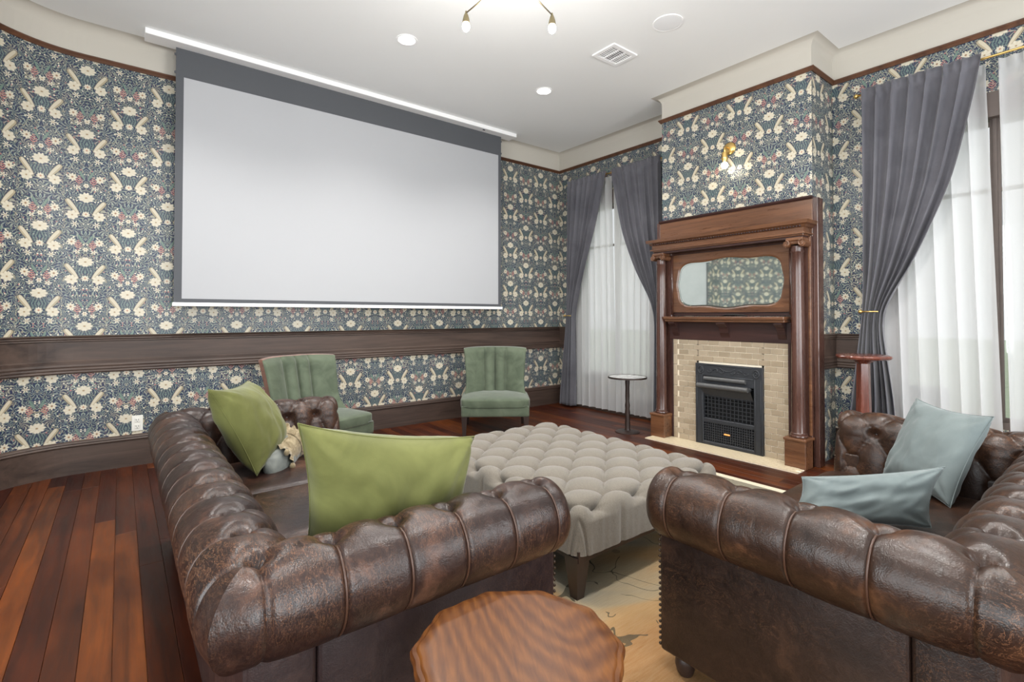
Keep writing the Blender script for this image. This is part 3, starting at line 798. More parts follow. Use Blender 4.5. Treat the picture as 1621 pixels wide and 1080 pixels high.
# ================================================================== OUTLET
ol = thing('wall_outlet', 'white double outlet plate above the baseboard', 'outlet', (.125, YB, .36))
obj('plate', MB().bbox(.085, .165, YB - .008, YB, .295, .43, .004, 2), 'outlet', ol)
for z in (.335, .39):
    r_ = obj('receptacle', MB().bbox(.106, .144, YB - .011, YB - .006, z - .02, z + .02, .004, 2), 'outlet', ol)
    obj('slot', MB().box(.115, .118, YB - .0118, YB - .0105, z - .004, z + .010).box(.131, .134, YB - .0118, YB - .0105, z - .004, z + .010).box(.122, .127, YB - .0118, YB - .0105, z - .014, z - .009), 'dark_slot', r_)

# ================================================================== FIREPLACE
MY0, MY1 = 1.775, 3.325; MC = 2.55
XT = 4.66                                    # tile face
ma = thing('fireplace_mantel', 'tall mahogany mantelpiece with ionic columns and inset mirror', 'fireplace mantel', (4.62, MC, 0))
obj('back_panel', MB().bbox(4.70, XC + .002, MY0, MY1, 1.90, 2.325, .004, 1), 'mantel', ma)
obj('top_cap', sweep([(XC, MY0 + .0), (XC, MY1 - .0)], [(0, 2.315), (.04, 2.315), (.052, 2.328), (.056, 2.342), (0, 2.342)]), 'mantel_dark', ma)
# cornice: stepped crown with bead row, frieze below
crown = [(0, 2.0), (.205, 2.0), (.205, 2.012), (.19, 2.016), (.19, 2.055), (.20, 2.058), (.215, 2.075), (.235, 2.083), (.24, 2.112), (0, 2.112)]
def ret(prof, y0, y1, x=XC):
    """a moulding across the breast with mitred returns at both ends"""
    mb = MB(); m = len(prof)
    rows = [[(x, y0 - d + .19, z) for d, z in prof], [(x - d, y0 - d + .19, z) for d, z in prof], [(x - d, y1 + d - .19, z) for d, z in prof], [(x, y1 + d - .19, z) for d, z in prof]]
    vs = [p for r in rows for p in r]
    fs = [(i * m + k, (i + 1) * m + k, (i + 1) * m + k + 1, i * m + k + 1) for i in range(3) for k in range(m - 1)]
    return mb.add(vs, fs)
obj('frieze', MB().bbox(4.545, XC, MY0 + .015, MY1 - .015, 1.985, 2.06, .004, 1), 'mantel', ma)
obj('cornice', ret(crown, MY0 + .01, MY1 - .01), 'mantel', ma)
for k in range(60):
    yy = MY0 + .02 + (MY1 - MY0 - .04) * (k + .5) / 60
    if k == 0: bead = MB().sphere((0, 0, 0), .0105, 8, 6).mesh('bead', True)
    o = obj('bead', bead, 'mantel_dark', ma, local=True); o.location = (4.522 - 4.62, yy - MC, 2.064)
obj('soffit', MB().box(4.56, XC, MY0 + .02, MY1 - .02, 1.965, 1.99), 'mantel_dark', ma)
# pilasters, side boards, columns
for s, yc in ((-1, MY0 + .085), (1, MY1 - .085)):
    ye = MY0 if s < 0 else MY1
    obj('pilaster', MB().bbox(4.66, XC, min(ye - s * .17, ye), max(ye - s * .17, ye), 0, 1.99, .004, 1), 'mantel_z', ma)
    obj('side_board', MB().bbox(XC - .03, XC + .09, ye - .02 + s * .02, ye + .02 + s * .02, 0, 2.325, .004, 1), 'mantel_z', ma)
    obj('fillet', MB().bbox(4.652, 4.672, ye - s * .012 - .012, ye - s * .012 + .012, .27, 1.985, .006, 2), 'mantel', ma)
    pd_ = obj('pedestal', MB().bbox(4.515, 4.69, yc - .085, yc + .085, 0, .235, .004, 1), 'mantel', ma)
    obj('pedestal_cap', MB().bbox(4.505, 4.695, yc - .093, yc + .093, .232, .258, .008, 2), 'mantel', pd_)
    ent = [(.066, .257), (.072, .266), (.070, .276), (.062, .282), (.064, .290), (.058, .297)] + [(lerp(.057, .047, t ** 1.4), lerp(.30, 1.845, t)) for t in [k / 8 for k in range(9)]] + [(.051, 1.85), (.051, 1.857), (.047, 1.86), (.047, 1.90)]
    obj('column', MB().lathe(ent, (4.598, yc, 0), 32), 'mantel_z', ma, True, 40)
    cp = obj('capital', MB().bbox(4.535, 4.661, yc - .068, yc + .068, 1.945, 1.972, .005, 2).bbox(4.545, 4.65, yc - .06, yc + .06, 1.915, 1.948, .008, 2), 'mantel', ma)
    for sd in (-1, 1):
        # scroll volutes
        pts = [(4.528, yc + sd * (.062 + (.034 - .0036 * k) * math.cos(k * .62 + 1.5)), 1.918 + (.034 - .0036 * k) * math.sin(k * .62 + 1.5)) for k in range(9)]
        obj('volute', MB().tube(pts, .0065, 8).lathe([(.0001, -.004), (.028, -.003), (.030, .11), (.0001, .112)], (4.536, yc + sd * .062, 1.918), 16, 'x'), 'mantel', cp, True, 50)
# mirror in shaped frame
def wavy(hw, hh, n=96):
    """cartouche outline round the mirror: rounded oblong with shallow ogee waves"""
    out = []
    for k in range(n):
        a = 2 * PI * k / n; c, s_ = math.cos(a), math.sin(a)
        e = 4.5; r = (abs(c) ** e + abs(s_) ** e) ** (-1 / e)
        y, z = c * r, s_ * r
        wv = 1 + .05 * math.cos(2 * PI * y / .92) * abs(z) ** 3; wy = 1 + .014 * math.cos(2 * PI * z / .95) * abs(y) ** 3
        out.append((y * hw * wy, z * hh * wv))
    return out
MZ = 1.625
oi_ = wavy(.535, .238); FH, FZ0, FZ1 = .70, 1.335, 1.945
fm = MB(); n = len(oi_); fy0, fy1 = 1.93, 3.17
def rectpt(y, z):
    # point of the frame rectangle in the same direction
    hy_, hz_ = (fy1 - fy0) / 2, (FZ1 - FZ0) / 2; k = max(abs(y) / hy_, abs(z) / hz_); return (y / k, z / k)
outr = [rectpt(y, z + (MZ - (FZ0 + FZ1) / 2)) for y, z in oi_]
zc0 = (FZ0 + FZ1) / 2
vs = [(4.682, MC + y, MZ + z) for y, z in oi_] + [(4.676, MC + y * 1.025, MZ + z * 1.05) for y, z in oi_] + [(4.676, MC + y, zc0 + z) for y, z in outr] + [(4.70, MC + y, MZ + z) for y, z in oi_]
fs = []
for k in range(n):
    j = (k + 1) % n
    fs += [(k, j, n + j, n + k), (n + k, n + j, 2 * n + j, 2 * n + k), (3 * n + k, 3 * n + j, j, k)]
obj('mirror_frame', fm.add(vs, fs), 'mantel', ma)
gm = MB().prism(wavy(.548, .25), lambda p: (4.690, MC + p[0], MZ + p[1]), lambda p: (4.695, MC + p[0], MZ + p[1]))
obj('mirror', gm, 'mirror', ma)
bev = wavy(.545, .247); bv2 = wavy(.522, .226)
bvm = MB().add([(4.6885, MC + y, MZ + z) for y, z in bev] + [(4.6875, MC + y, MZ + z) for y, z in bv2], [(k, (k + 1) % 96, 96 + (k + 1) % 96, 96 + k) for k in range(96)])
obj('mirror_bevel', bvm, 'mirror', ma)
obj('upper_backing', MB().box(4.695, XC, MY0 + .15, MY1 - .15, 1.30, 1.96), 'mantel_dark', ma)
obj('reeded_post', MB().tube([(4.672, 1.945, 1.31), (4.672, 1.945, 1.95)], .014, 12), 'mantel_z', ma, True)
obj('reeded_post', MB().tube([(4.672, 3.155, 1.31), (4.672, 3.155, 1.95)], .014, 12), 'mantel_z', ma, True)
# shelf and corbels, dark panel beneath
obj('shelf', MB().bbox(4.515, XC, MY0 + .165, MY1 - .165, 1.262, 1.292, .006, 2).bbox(4.535, XC, MY0 + .17, MY1 - .17, 1.238, 1.264, .006, 2), 'mantel', ma)
obj('header_panel', MB().bbox(4.652, XC, MY0 + .15, MY1 - .15, 1.05, 1.24, .003, 1), 'mantel_dark', ma)
for yc in (2.01, 2.545, 3.09):
    cpts = [(4.655, 1.24), (4.555, 1.24), (4.553, 1.222), (4.575, 1.205), (4.60, 1.19), (4.615, 1.165), (4.625, 1.13), (4.645, 1.10), (4.655, 1.08)]
    w_ = .045 if abs(yc - 2.545) < .1 else .035
    obj('corbel', MB().prism(cpts, lambda p: (p[0], yc - w_, p[1]), lambda p: (p[0], yc + w_, p[1])), 'mantel_dark', ma)
for s, ye in ((-1, MY0 + .17), (1, MY1 - .17)):
    obj('inner_jamb', MB().bbox(4.652, XC, min(ye, ye - s * .022), max(ye, ye - s * .022), 0, 1.06, .003, 1), 'mantel_dark', ma)
# tile surround with separate tiles
ti = thing('tile_surround', 'taupe subway tile surround framing the black fireplace insert', 'tile surround', (XT, MC, 0))
IY0, IY1, IZ1 = 2.18, 2.86, .82
TY0, TY1, TZ1 = 1.955, 3.135, 1.055
obj('grout_bed', MB().box(XT + .004, XC - .002, TY0, IY0 + .02, 0, TZ1).box(XT + .004, XC - .002, IY1 - .02, TY1, 0, TZ1).box(XT + .004, XC - .002, IY0, IY1, IZ1 - .02, TZ1), 'grout', ti)
tw, th, gp = .1115, .0552, .006
tcache = {}
row = 0; z = .012
while z < TZ1 - .01:
    z1 = min(z + th - gp, TZ1)
    y = TY0 - (tw * .5 if row % 2 else 0)
    while y < TY1 - .06:
        a, b_ = max(y, TY0), min(y + tw - gp, TY1 - .055)
        if b_ - a > .012:
            segs = [(a, b_)]
            if z < IZ1 - .005:
                segs = []
                if a < IY0 - .012: segs.append((a, min(b_, IY0)))
                if b_ > IY1 + .012: segs.append((max(a, IY1), b_))
            for p, q in segs:
                key = (round(q - p, 3), round(z1 - z, 3))
                if key not in tcache:
                    tcache[key] = MB().bbox(-.004, .006, 0, key[0], 0, key[1], .0018, 1).mesh('tile'); tcache[key].materials.append(MAT['tile'])
                o = link(bpy.data.objects.new('tile', tcache[key]), ti, True); o.location = (rp.uniform(-.0012, .0012), p - MC, z)
        y += tw
    z += th; row += 1
z = .012
while z < TZ1 - .02:
    key = 'liner'
    if key not in tcache:
        tcache[key] = MB().bbox(-.006, .006, 0, .046, 0, .106, .004, 2).mesh('liner_tile'); tcache[key].materials.append(MAT['tile'])
    o = link(bpy.data.objects.new('liner_tile', tcache[key]), ti, True); o.location = (0, TY1 - .05 - MC, z); z += .1104
# hearth
he = thing('hearth', 'cream tiled hearth strip in front of the fireplace', 'hearth', (4.53, MC, 0))
HX0, HX1, HY0, HY1 = 4.385, 4.66, 1.785, 3.30
obj('hearth_bed', MB().box(HX0, HX1, HY0, HY1, -.004, .006), 'grout', he)
hk = {}
ny, nx = 22, 8
for i in range(nx):
    for j in range(ny):
        y0 = HY0 + (HY1 - HY0) * (j + (.5 if i % 2 else 0)) / ny; y1 = min(y0 + (HY1 - HY0) / ny - .003, HY1)
        if y1 - y0 < .01: continue
        x0 = HX0 + (HX1 - HX0) * i / nx
        key = round(y1 - y0, 3)
        if key not in hk:
            hk[key] = MB().bbox(0, (HX1 - HX0) / nx - .003, 0, key, .004, .011, .0012, 1).mesh('hearth_tile'); hk[key].materials.append(MAT['hearth_tile'])
        o = link(bpy.data.objects.new('hearth_tile', hk[key]), he, True); o.location = (x0 - 4.53, y0 - MC, 0)
# cast iron insert
fi = thing('fireplace_insert', 'black cast iron gas fire insert with square grilles', 'fireplace insert', (4.63, 2.52, 0.011))
IX = 4.632
fm = MB().bbox(IX, XT + .03, IY0, IY0 + .085, .012, IZ1, .004, 1).bbox(IX, XT + .03, IY1 - .085, IY1, .012, IZ1, .004, 1).bbox(IX + .0006, XT + .03, IY0 + .08, IY1 - .08, IZ1 - .20, IZ1 - .001, .004, 1).bbox(IX + .0006, XT + .03, IY0 + .08, IY1 - .08, .0125, .045, .004, 1).bbox(IX + .006, XT + .03, IY0 + .08, IY1 - .08, .235, .275, .004, 1)
obj('surround_frame', fm, 'iron', fi)
obj('firebox', MB().box(XT + .06, XT + .065, IY0 + .05, IY1 - .05, .02, IZ1 - .1), 'iron_deep', fi)
# embossed ornament
orn = MB()
for yc, zc, r_ in ((IY0 + .06, IZ1 - .065, .027), (IY1 - .06, IZ1 - .065, .027)):
    orn.tube([(IX - .001, yc + r_ * math.cos(a), zc + 1.3 * r_ * math.sin(a)) for a in [2 * PI * k / 20 for k in range(21)]], .006, 6)
    orn.tube([(IX - .001, yc + .4 * r_ * math.cos(a), zc + .5 * r_ * math.sin(a)) for a in [2 * PI * k / 12 for k in range(13)]], .005, 6)
for sgn in (-1, 1):
    for k in range(3):
        cx_ = 2.52 + sgn * (.05 + .065 * k)
        orn.tube([(IX - .001, cx_ + sgn * (.030 - .003 * j) * math.cos(j * .6), IZ1 - .065 + (.026 - .0024 * j) * math.sin(j * .6) * (1 if k % 2 else -1)) for j in range(9)], .0048, 6)
orn.tube([(IX, 2.44 + .16 * k / 8, IZ1 - .035 - .03 * math.sin(PI * k / 8)) for k in range(9)], .005, 6)
orn.tube([(IX - .001, IY0 + .09, IZ1 - .118), (IX - .001, IY1 - .09, IZ1 - .118)], .005, 6).tube([(IX - .001, IY0 + .1, IZ1 - .012), (IX - .001, IY1 - .1, IZ1 - .012)], .004, 6)
for yy in (IY0 + .018, IY0 + .072, IY1 - .018, IY1 - .072): orn.tube([(IX, yy, .03), (IX, yy, IZ1 - .12)], .0035, 6)
obj('ornament', orn, 'iron', fi, True)
obj('hood', MB().tube([(IX - .018, IY0 + .15, .675), (IX - .018, IY1 - .11, .675)], .021, 14).bbox(IX - .01, IX + .03, IY0 + .15, IY1 - .11, .655, .69, .006), 'iron_grey', fi, True, 40)
obj('hood_ledge', MB().tube([(IX - .045, IY0 + .115, .605), (IX - .045, IY1 - .05, .605)], .024, 14).bbox(IX - .04, IX + .03, IY0 + .115, IY1 - .05, .585, .62, .008), 'iron_grey', fi, True, 40)
obj('canopy_plate', MB().add([(IX - .03, IY0 + .1, .59), (IX - .03, IY1 - .07, .59), (IX + .035, IY1 - .09, .48), (IX + .035, IY0 + .1, .48)], [(0, 1, 2, 3)]).add([(IX - .03, IY0 + .1, .6), (IX - .03, IY1 - .07, .6), (IX + .05, IY1 - .09, .6), (IX + .05, IY0 + .1, .6)], [(0, 1, 2, 3)]), 'iron', fi)
def grille(y0, y1, z0, z1, ny, nz, x, r_):
    g = MB()
    for k in range(ny + 1): yy = lerp(y0, y1, k / ny); g.box(x - r_, x + r_, yy - r_, yy + r_, z0, z1)
    for k in range(nz + 1): zz = lerp(z0, z1, k / nz); g.box(x - r_ * .9, x + r_ * .9, y0, y1, zz - r_, zz + r_)
    return g
obj('upper_grille', grille(IY0 + .085, IY1 - .085, .275, .50, 13, 6, IX + .022, .0032), 'iron', fi)
obj('lower_grille', grille(IY0 + .085, IY1 - .085, .047, .235, 22, 8, IX + .014, .0036), 'iron', fi)
obj('indicator', MB().bbox(IX + .002, IX + .012, 2.50, 2.56, .135, .15, .004), 'amber', fi)
# object on the shelf
hkx = thing('iron_hook', 'small black iron handle lying on the mantel shelf', 'hook', (4.54, 2.40, 1.292))
obj('bar', MB().tube([(4.545, 2.28, 1.300), (4.535, 2.32, 1.306), (4.53, 2.40, 1.309), (4.535, 2.48, 1.306), (4.545, 2.52, 1.300)], [.004, .007, .008, .007, .004], 8), 'hook', hkx, True)
obj('base_plate', MB().bbox(4.525, 4.56, 2.27, 2.53, 1.292, 1.298, .002, 1), 'hook', hkx)

# sconce
sco = thing('wall_sconce', 'brass wall sconce with lit globe bulb above the mantel', 'wall lamp', (XC, 2.53, 2.95))
obj('backplate', MB().lathe([(.0001, -.026), (.03, -.025), (.056, -.018), (.062, -.006), (.062, 0)], (XC, 2.53, 2.955), 28, 'x'), 'brass', sco, True, 50)
obj('arm', MB().tube([(XC - .02, 2.53, 2.955), (XC - .075, 2.53, 2.955), (XC - .095, 2.53, 2.945), (XC - .10, 2.53, 2.925), (XC - .10, 2.53, 2.87)], .011, 12), 'brass', sco, True)
obj('socket', MB().lathe([(.0001, .10), (.024, .098), (.027, .085), (.027, .05), (.032, .046), (.032, .036), (.024, .02), (.018, 0)], (XC - .10, 2.53, 2.80), 24), 'brass', sco, True, 50)
obj('bulb', MB().sphere((XC - .10, 2.53, 2.77), .033, 18, 12), 'sconce_bulb', sco, True)
l = bpy.data.lights.new('sconce_glow', 'POINT'); l.energy = 1.1; l.color = (1, .86, .64); l.shadow_soft_size = .04
o = bpy.data.objects.new('sconce_glow', l); o.location = (XC - .155, 2.53, 2.755); link(o, sco)

# ================================================================== RUG
ru = thing('area_rug', 'tan and grey-green wool rug with trailing vines under the ottoman', 'rug', (2.2, 2.1, 0))
RX0, RX1, RY0, RY1 = .62, 3.87, .45, 3.62
obj('pile', MB().bbox(RX0 + .07, RX1 - .07, RY0 + .07, RY1 - .07, .0005, .013, .004, 2), 'rug', ru)
obj('border', MB().box(RX0, RX1, RY0, RY0 + .07, .0005, .010).box(RX0, RX1, RY1 - .07, RY1, .0005, .010).box(RX0, RX0 + .07, RY0 + .07, RY1 - .07, .0005, .010).box(RX1 - .07, RX1, RY0 + .07, RY1 - .07, .0005, .010), 'rug_edge', ru)
# ================================================================== SOFAS
from mathutils import noise as mnoise
def superbox(c, h, e=.28, nu=40, nv=20, crown=0):
    """soft cushion block (superellipsoid)"""
    def sg(v, p): return math.copysign(abs(v) ** p, v)
    mb = MB()
    def fn(s, t):
        a = 2 * PI * s; b_ = -PI / 2 + PI * t
        x = sg(math.cos(b_), e) * sg(math.cos(a), e); y = sg(math.cos(b_), e) * sg(math.sin(a), e); z = sg(math.sin(b_), e)
        k = crown * max(0, 1 - x * x) * max(0, 1 - y * y) * (1 if z > 0 else 0)
        return (c[0] + h[0] * x, c[1] + h[1] * y, c[2] + h[2] * z + k)
    return mb.grid(fn, nu, nv, True)

def sofa(name, label, O, ex, ey, L, D, ncush, lm, dm, nb_arm, nb_back):
    ex, ey, O = Vector(ex), Vector(ey), Vector(O)
    r, zc = .125, .635
    SEAT, TH = .40, 1.0
    root = thing(name, label, 'sofa', tuple(O + ex * L / 2 + ey * D / 2))
    def W(a, b_, z): p = O + ex * a + ey * b_; return Vector((p.x, p.y, z))
    tin_arc = r * PI / 2; T = .165
    p0 = (r, zc); p1 = (.165, SEAT); sl = math.dist(p0, p1); sd = ((p1[0] - p0[0]) / sl, (p1[1] - p0[1]) / sl); snrm = (-sd[1], sd[0])
    t_out, t_in = -r * 2.75, tin_arc + sl
    def prof(t):
        if t <= tin_arc:
            th = t / r; return r * math.sin(th), zc + r * math.cos(th), math.sin(th), math.cos(th)
        q = t - tin_arc; return p0[0] + sd[0] * q, p0[1] + sd[1] * q, snrm[0], snrm[1]
    def make(kind, nb, s0, sp):
        """kind: 'A','B' arm, 'K' back. s runs from the arm front (or arm A side) along the roll"""
        A, DIP = .026, .036
        def disp(s, t):
            p = (s - s0) / sp
            if t >= 0:
                P, Q = p - t / (2 * T), p + t / (2 * T)
                hh = (abs(math.sin(PI * P)) * abs(math.sin(PI * Q))) ** .30
                j = round(t / T); ii = round(p - (.5 if j % 2 else 0)) + (.5 if j % 2 else 0)
                amp = A
            else:
                k = min(1, -t / .09)
                j = 0; ii = round(p); q_ = abs(p - ii) * sp
                hh = lerp(abs(math.sin(PI * p)) ** .60, 1 - .8 * math.exp(-(q_ / .007) ** 1.5) - .14 * math.exp(-(q_ / .03) ** 2), k); amp = lerp(A, .0075, k)
            ds, dt = (p - ii) * sp, t - j * T
            dip = DIP * math.exp(-(ds * ds + dt * dt) / (2 * .019 ** 2))
            wd = prof(t); wp = W(*((wd[0], D - s) if kind == 'A' else (L - wd[0], D - s) if kind == 'B' else (s, wd[0])), wd[1])
            wr = .0026 * mnoise.noise(wp * 9) + .0005 * mnoise.noise(wp * 28)
            return amp * (hh - 1) - dip + wr
        arm = kind in 'AB'
        def surf(sc_, t, extra=0):
            d, z, nd, nz = prof(t)
            clip = (lambda q, dd: min(q, D - dd)) if arm else (lambda q, dd: min(max(q, dd), L - dd))
            s = clip(sc_, d); e = s if arm else 1
            h = disp(s, t) + extra
            re = .055
            if d < 0:      # the outer corners of the roll are softened
                for q in ((D - d - s,) if arm else (s - d, L - d - s)): h -= .018 * (-d / r) * math.exp(-(q / .08) ** 2)
            if arm and e < re: h -= re * .9 * (1 - math.sqrt(max(0, 1 - ((re - e) / re) ** 2)))
            d2, z2 = d + nd * h, z + nz * h
            s = clip(sc_, d2)
            if kind == 'A': return W(d2, D - s, z2)
            if kind == 'B': return W(L - d2, D - s, z2)
            return W(s, d2, z2)
        # columns gather towards the seams
        lo_, hi_ = (0.0, D + r) if arm else (-r, L + r)
        cols = {lo_, hi_} | ({.004, .008, .014, .022, .032, .044} if arm else set())
        for k in range(int((lo_ - s0) / sp) - 1, int((hi_ - s0) / sp) + 2):
            for f in range(26):
                q = s0 + (k + f / 26 - .8 * math.sin(2 * PI * f / 26) / (2 * PI)) * sp
                if lo_ < q < hi_: cols.add(q)
        cols = sorted(cols); ns = len(cols); nt = 112
        mb = MB().grid(lambda u, v: surf(cols[round(u * (ns - 1))], lerp(t_out, t_in, v)), ns, nt)
        if arm:
            loop = [surf(0, lerp(t_out, t_in, j / (nt - 1))) for j in range(nt)]
            c = sum(loop[10:60], Vector((0, 0, 0))) / 50 + ey * .012
            i0 = len(mb.v); mb.v += [tuple(c)] + [tuple(q) for q in loop]; mb.f += [(i0, i0 + 1 + j, i0 + 2 + j) for j in range(nt - 1)]
        part = obj('arm' if arm else 'backrest', mb, lm, root, True, 60)
        # buttons and pleat seams
        for j in range(0, 3):
            t = j * T
            if t > t_in - .03: continue
            for i in range(-1, nb + 1):
                s = s0 + (i + (.5 if j % 2 else 0)) * sp
                d = prof(t)[0]
                lo, hi = (0.04, D - d + .001) if arm else (d + .03, L - d - .03)
                if not lo <= s <= hi: continue
                c = surf(s, t, .004)
                bt = link(bpy.data.objects.new('button', BUTTON[lm]), part)
                dd, zz, nd, nz = prof(t)
                nv = (ex * nd * (1 if kind == 'A' else -1) if arm else ey * nd) + Vector((0, 0, nz))
                bt.rotation_euler = Vector((nv.x, nv.y, nv.z)).to_track_quat('Z', 'Y').to_euler(); bt.location = c
        for i in range(0, nb):
            s = s0 + i * sp
            pts = []
            for k in range(14):
                t = lerp(-.03, t_out * .985, k / 13); d = prof(t)[0]
                if not (.02 < s < D - .03 if arm else .03 < s < L - .03): break
                pts.append(surf(s, t, .003))
            if len(pts) > 5: obj('pleat_seam', MB().tube(pts, .0034, 6), 'piping', part, True)
        return part
    spk = L / nb_back; sa0 = D - nb_arm * spk      # a button sits in each corner, so the mitres meet
    make('A', nb_arm, sa0, spk); make('B', nb_arm, sa0, spk)
    make('K', nb_back, 0.0, spk)
    # outside panels, facings, base, seat
    def lbox(a0, a1, b0, b1, z0, z1, bv=.012):
        mb = MB().bbox(a0, a1, b0, b1, z0, z1, bv, 3)
        mb.v = [tuple(W(*p)) for p in mb.v]; return mb
    pz = zc - r * .80
    obj('side_panel', lbox(-.03, .13, .131, D - .012, .10, pz), dm, root, True, 40)
    obj('side_panel', lbox(L - .13, L + .03, .131, D - .012, .10, pz), dm, root, True, 40)
    obj('back_panel', lbox(-.03, L + .03, -.03, .13, .10, pz), dm, root, True, 40)
    obj('front_rail', lbox(.131, L - .131, .131, D - .04, .101, .29, .02), dm, root, True, 40)
    cw = (L - .30) / ncush
    for k in range(ncush):
        a0 = .15 + cw * k
        mb = superbox((0, 0, 0), (cw / 2 - .002, (D - .13) / 2, .095), .22, crown=.018)
        mb.v = [tuple(W(a0 + cw / 2 + x, .14 + (D - .13) / 2 + y, .355 + z)) for x, y, z in mb.v]
        obj('seat_cushion', mb, lm, root, True)
    for a, b_ in ((.03, .03), (L - .03, .03), (.04, D - .07), (L - .04, D - .07)):
        c = W(a, b_, 0)
        obj('foot', MB().lathe([(.0001, .012), (.022, .012), (.030, .025), (.036, .05), (.034, .07), (.026, .085), (.034, .095), (.034, .105)], (c.x, c.y, 0), 18), 'dark_leg', root, True, 40)
    # nailheads down the arm fronts
    for a in (-.024, .124, L - .124, L + .024):
        for k in range(21):
            c = W(a, D - .010, .118 + k * .0195)
            n_ = link(bpy.data.objects.new('nailhead', NAIL), root); n_.location = c
    return root
BUTTON = {}
for k in ('leather', 'leather_tan'):
    me = MB().sphere((0, 0, 0), .0125, 12, 7, (1, 1, .45)).mesh('button', True); me.materials.append(MAT[k]); BUTTON[k] = me
NAIL = MB().sphere((0, 0, 0), .0055, 8, 6).mesh('nailhead', True); NAIL.materials.append(MAT['nail'])

SL = sofa('chesterfield_sofa', 'long worn dark brown leather chesterfield holding the green pillows', (.25, 1.27, 0), (0, 1, 0), (1, 0, 0), 2.19, .92, 3, 'leather', 'leather_dark', 5, 13)
SR = sofa('chesterfield_sofa', 'tan-brown leather chesterfield holding the grey-blue pillows', (1.57, .24, 0), (1, 0, 0), (0, 1, 0), 1.745, .87, 2, 'leather_tan', 'leather_tan_dark', 4, 9)

# ================================================================== OTTOMAN
OX0, OX1, OY0, OY1 = 1.60, 2.80, 1.56, 3.06
OT = .455
ot = thing('tufted_ottoman', 'large grey-beige tufted ottoman with dark tapered legs', 'ottoman', ((OX0 + OX1) / 2, (OY0 + OY1) / 2, 0))
hx_, hy_ = (OX1 - OX0) / 2, (OY1 - OY0) / 2; RO = .085; sx_, sy_ = (hx_ * 2) / 4.0, (hy_ * 2) / 6.0
ex_max = RO * PI / 2 + .15
def ott(u, v):
    X = lerp(-(hx_ - RO) - ex_max, (hx_ - RO) + ex_max, u); Y = lerp(-(hy_ - RO) - ex_max, (hy_ - RO) + ex_max, v)
    cxx, cyy = max(-(hx_ - RO), min(hx_ - RO, X)), max(-(hy_ - RO), min(hy_ - RO, Y))
    e = Vector((X - cxx, Y - cyy)); el = min(e.length, ex_max); dr = e.normalized() if e.length > 1e-6 else Vector((0, 0))
    an = min(el / RO, PI / 2)
    nx, ny, nz = dr.x * math.sin(an), dr.y * math.sin(an), math.cos(an)
    dn = max(0, el - RO * PI / 2)
    px, py, pz = cxx + RO * nx, cyy + RO * ny, OT - RO + RO * nz - dn
    pz = max(pz, .205)
    P, Q = X / sx_ + Y / sy_ + .5, X / sx_ - Y / sy_ + .5 
    hh = (abs(math.sin(PI * P)) * abs(math.sin(PI * Q))) ** .36
    fi_, fj = round((P + Q) / 2 * 2) / 2, 0
    iP, iQ = round(P), round(Q)
    bx, by = ((iP - .5) + (iQ - .5)) / 2 * sx_, ((iP - .5) - (iQ - .5)) / 2 * sy_
    d2 = (X - bx) ** 2 + (Y - by) ** 2
    fade = max(0, min(1, 1 - (el - RO * 1.0) / .05)) if el > RO else 1
    inside = abs(bx) < hx_ + .02 and abs(by) < hy_ + .02
    h = (.050 * (hh - 1) - (.020 * math.exp(-d2 / (2 * .022 ** 2)) if inside else 0)) * fade
    # pleats run down the sides from the edge
    if fade < 1:
        s = X if abs(e.y) > abs(e.x) else Y; sp_ = sx_ if abs(e.y) > abs(e.x) else sy_
        h -= (1 - fade) * .010 * math.exp(-((((s / sp_ + .5) % 1) - .5) * sp_ / .014) ** 2) - .004 * mnoise.noise(Vector((s * 30, pz * 3, 1))) * (1 - fade)
    return ((OX0 + OX1) / 2 + px + nx * h, (OY0 + OY1) / 2 + py + ny * h, pz + nz * h)
obj('tufted_cover', MB().grid(ott, 210, 260), 'tweed', ot, True)
OBTN = MB().sphere((0, 0, 0), .013, 12, 7, (1, 1, .5)).mesh('button', True); OBTN.materials.append(MAT['tweed'])
for iP in range(-8, 10):
    for iQ in range(-8, 10):
        bx, by = ((iP - .5) + (iQ - .5)) / 2 * sx_, ((iP - .5) - (iQ - .5)) / 2 * sy_
        if abs(bx) < hx_ - .05 and abs(by) < hy_ - .05:
            u = (bx + (hx_ - RO) + ex_max) / (2 * (hx_ - RO + ex_max)); v = (by + (hy_ - RO) + ex_max) / (2 * (hy_ - RO + ex_max))
            q = ott(u, v); o = link(bpy.data.objects.new('button', OBTN), ot); o.location = (q[0], q[1], q[2] + .004)
obj('underside', MB().box(OX0 + .02, OX1 - .02, OY0 + .02, OY1 - .02, .19, .24), 'dark_leg', ot)
for a, b_ in ((OX0 + .055, OY0 + .065), (OX1 - .055, OY0 + .065), (OX0 + .055, OY1 - .065), (OX1 - .055, OY1 - .065)):
    lg = MB(); w0, w1_ = .022, .042
    lg.add([(a - w0, b_ - w0, .013), (a + w0, b_ - w0, .013), (a + w0, b_ + w0, .013), (a - w0, b_ + w0, .013), (a - w1_, b_ - w1_, .21), (a + w1_, b_ - w1_, .21), (a + w1_, b_ + w1_, .21), (a - w1_, b_ + w1_, .21)],
           [(0, 3, 2, 1), (4, 5, 6, 7), (0, 1, 5, 4), (1, 2, 6, 5), (2, 3, 7, 6), (3, 0, 4, 7)])
    obj('leg', lg, 'dark_leg', ot)

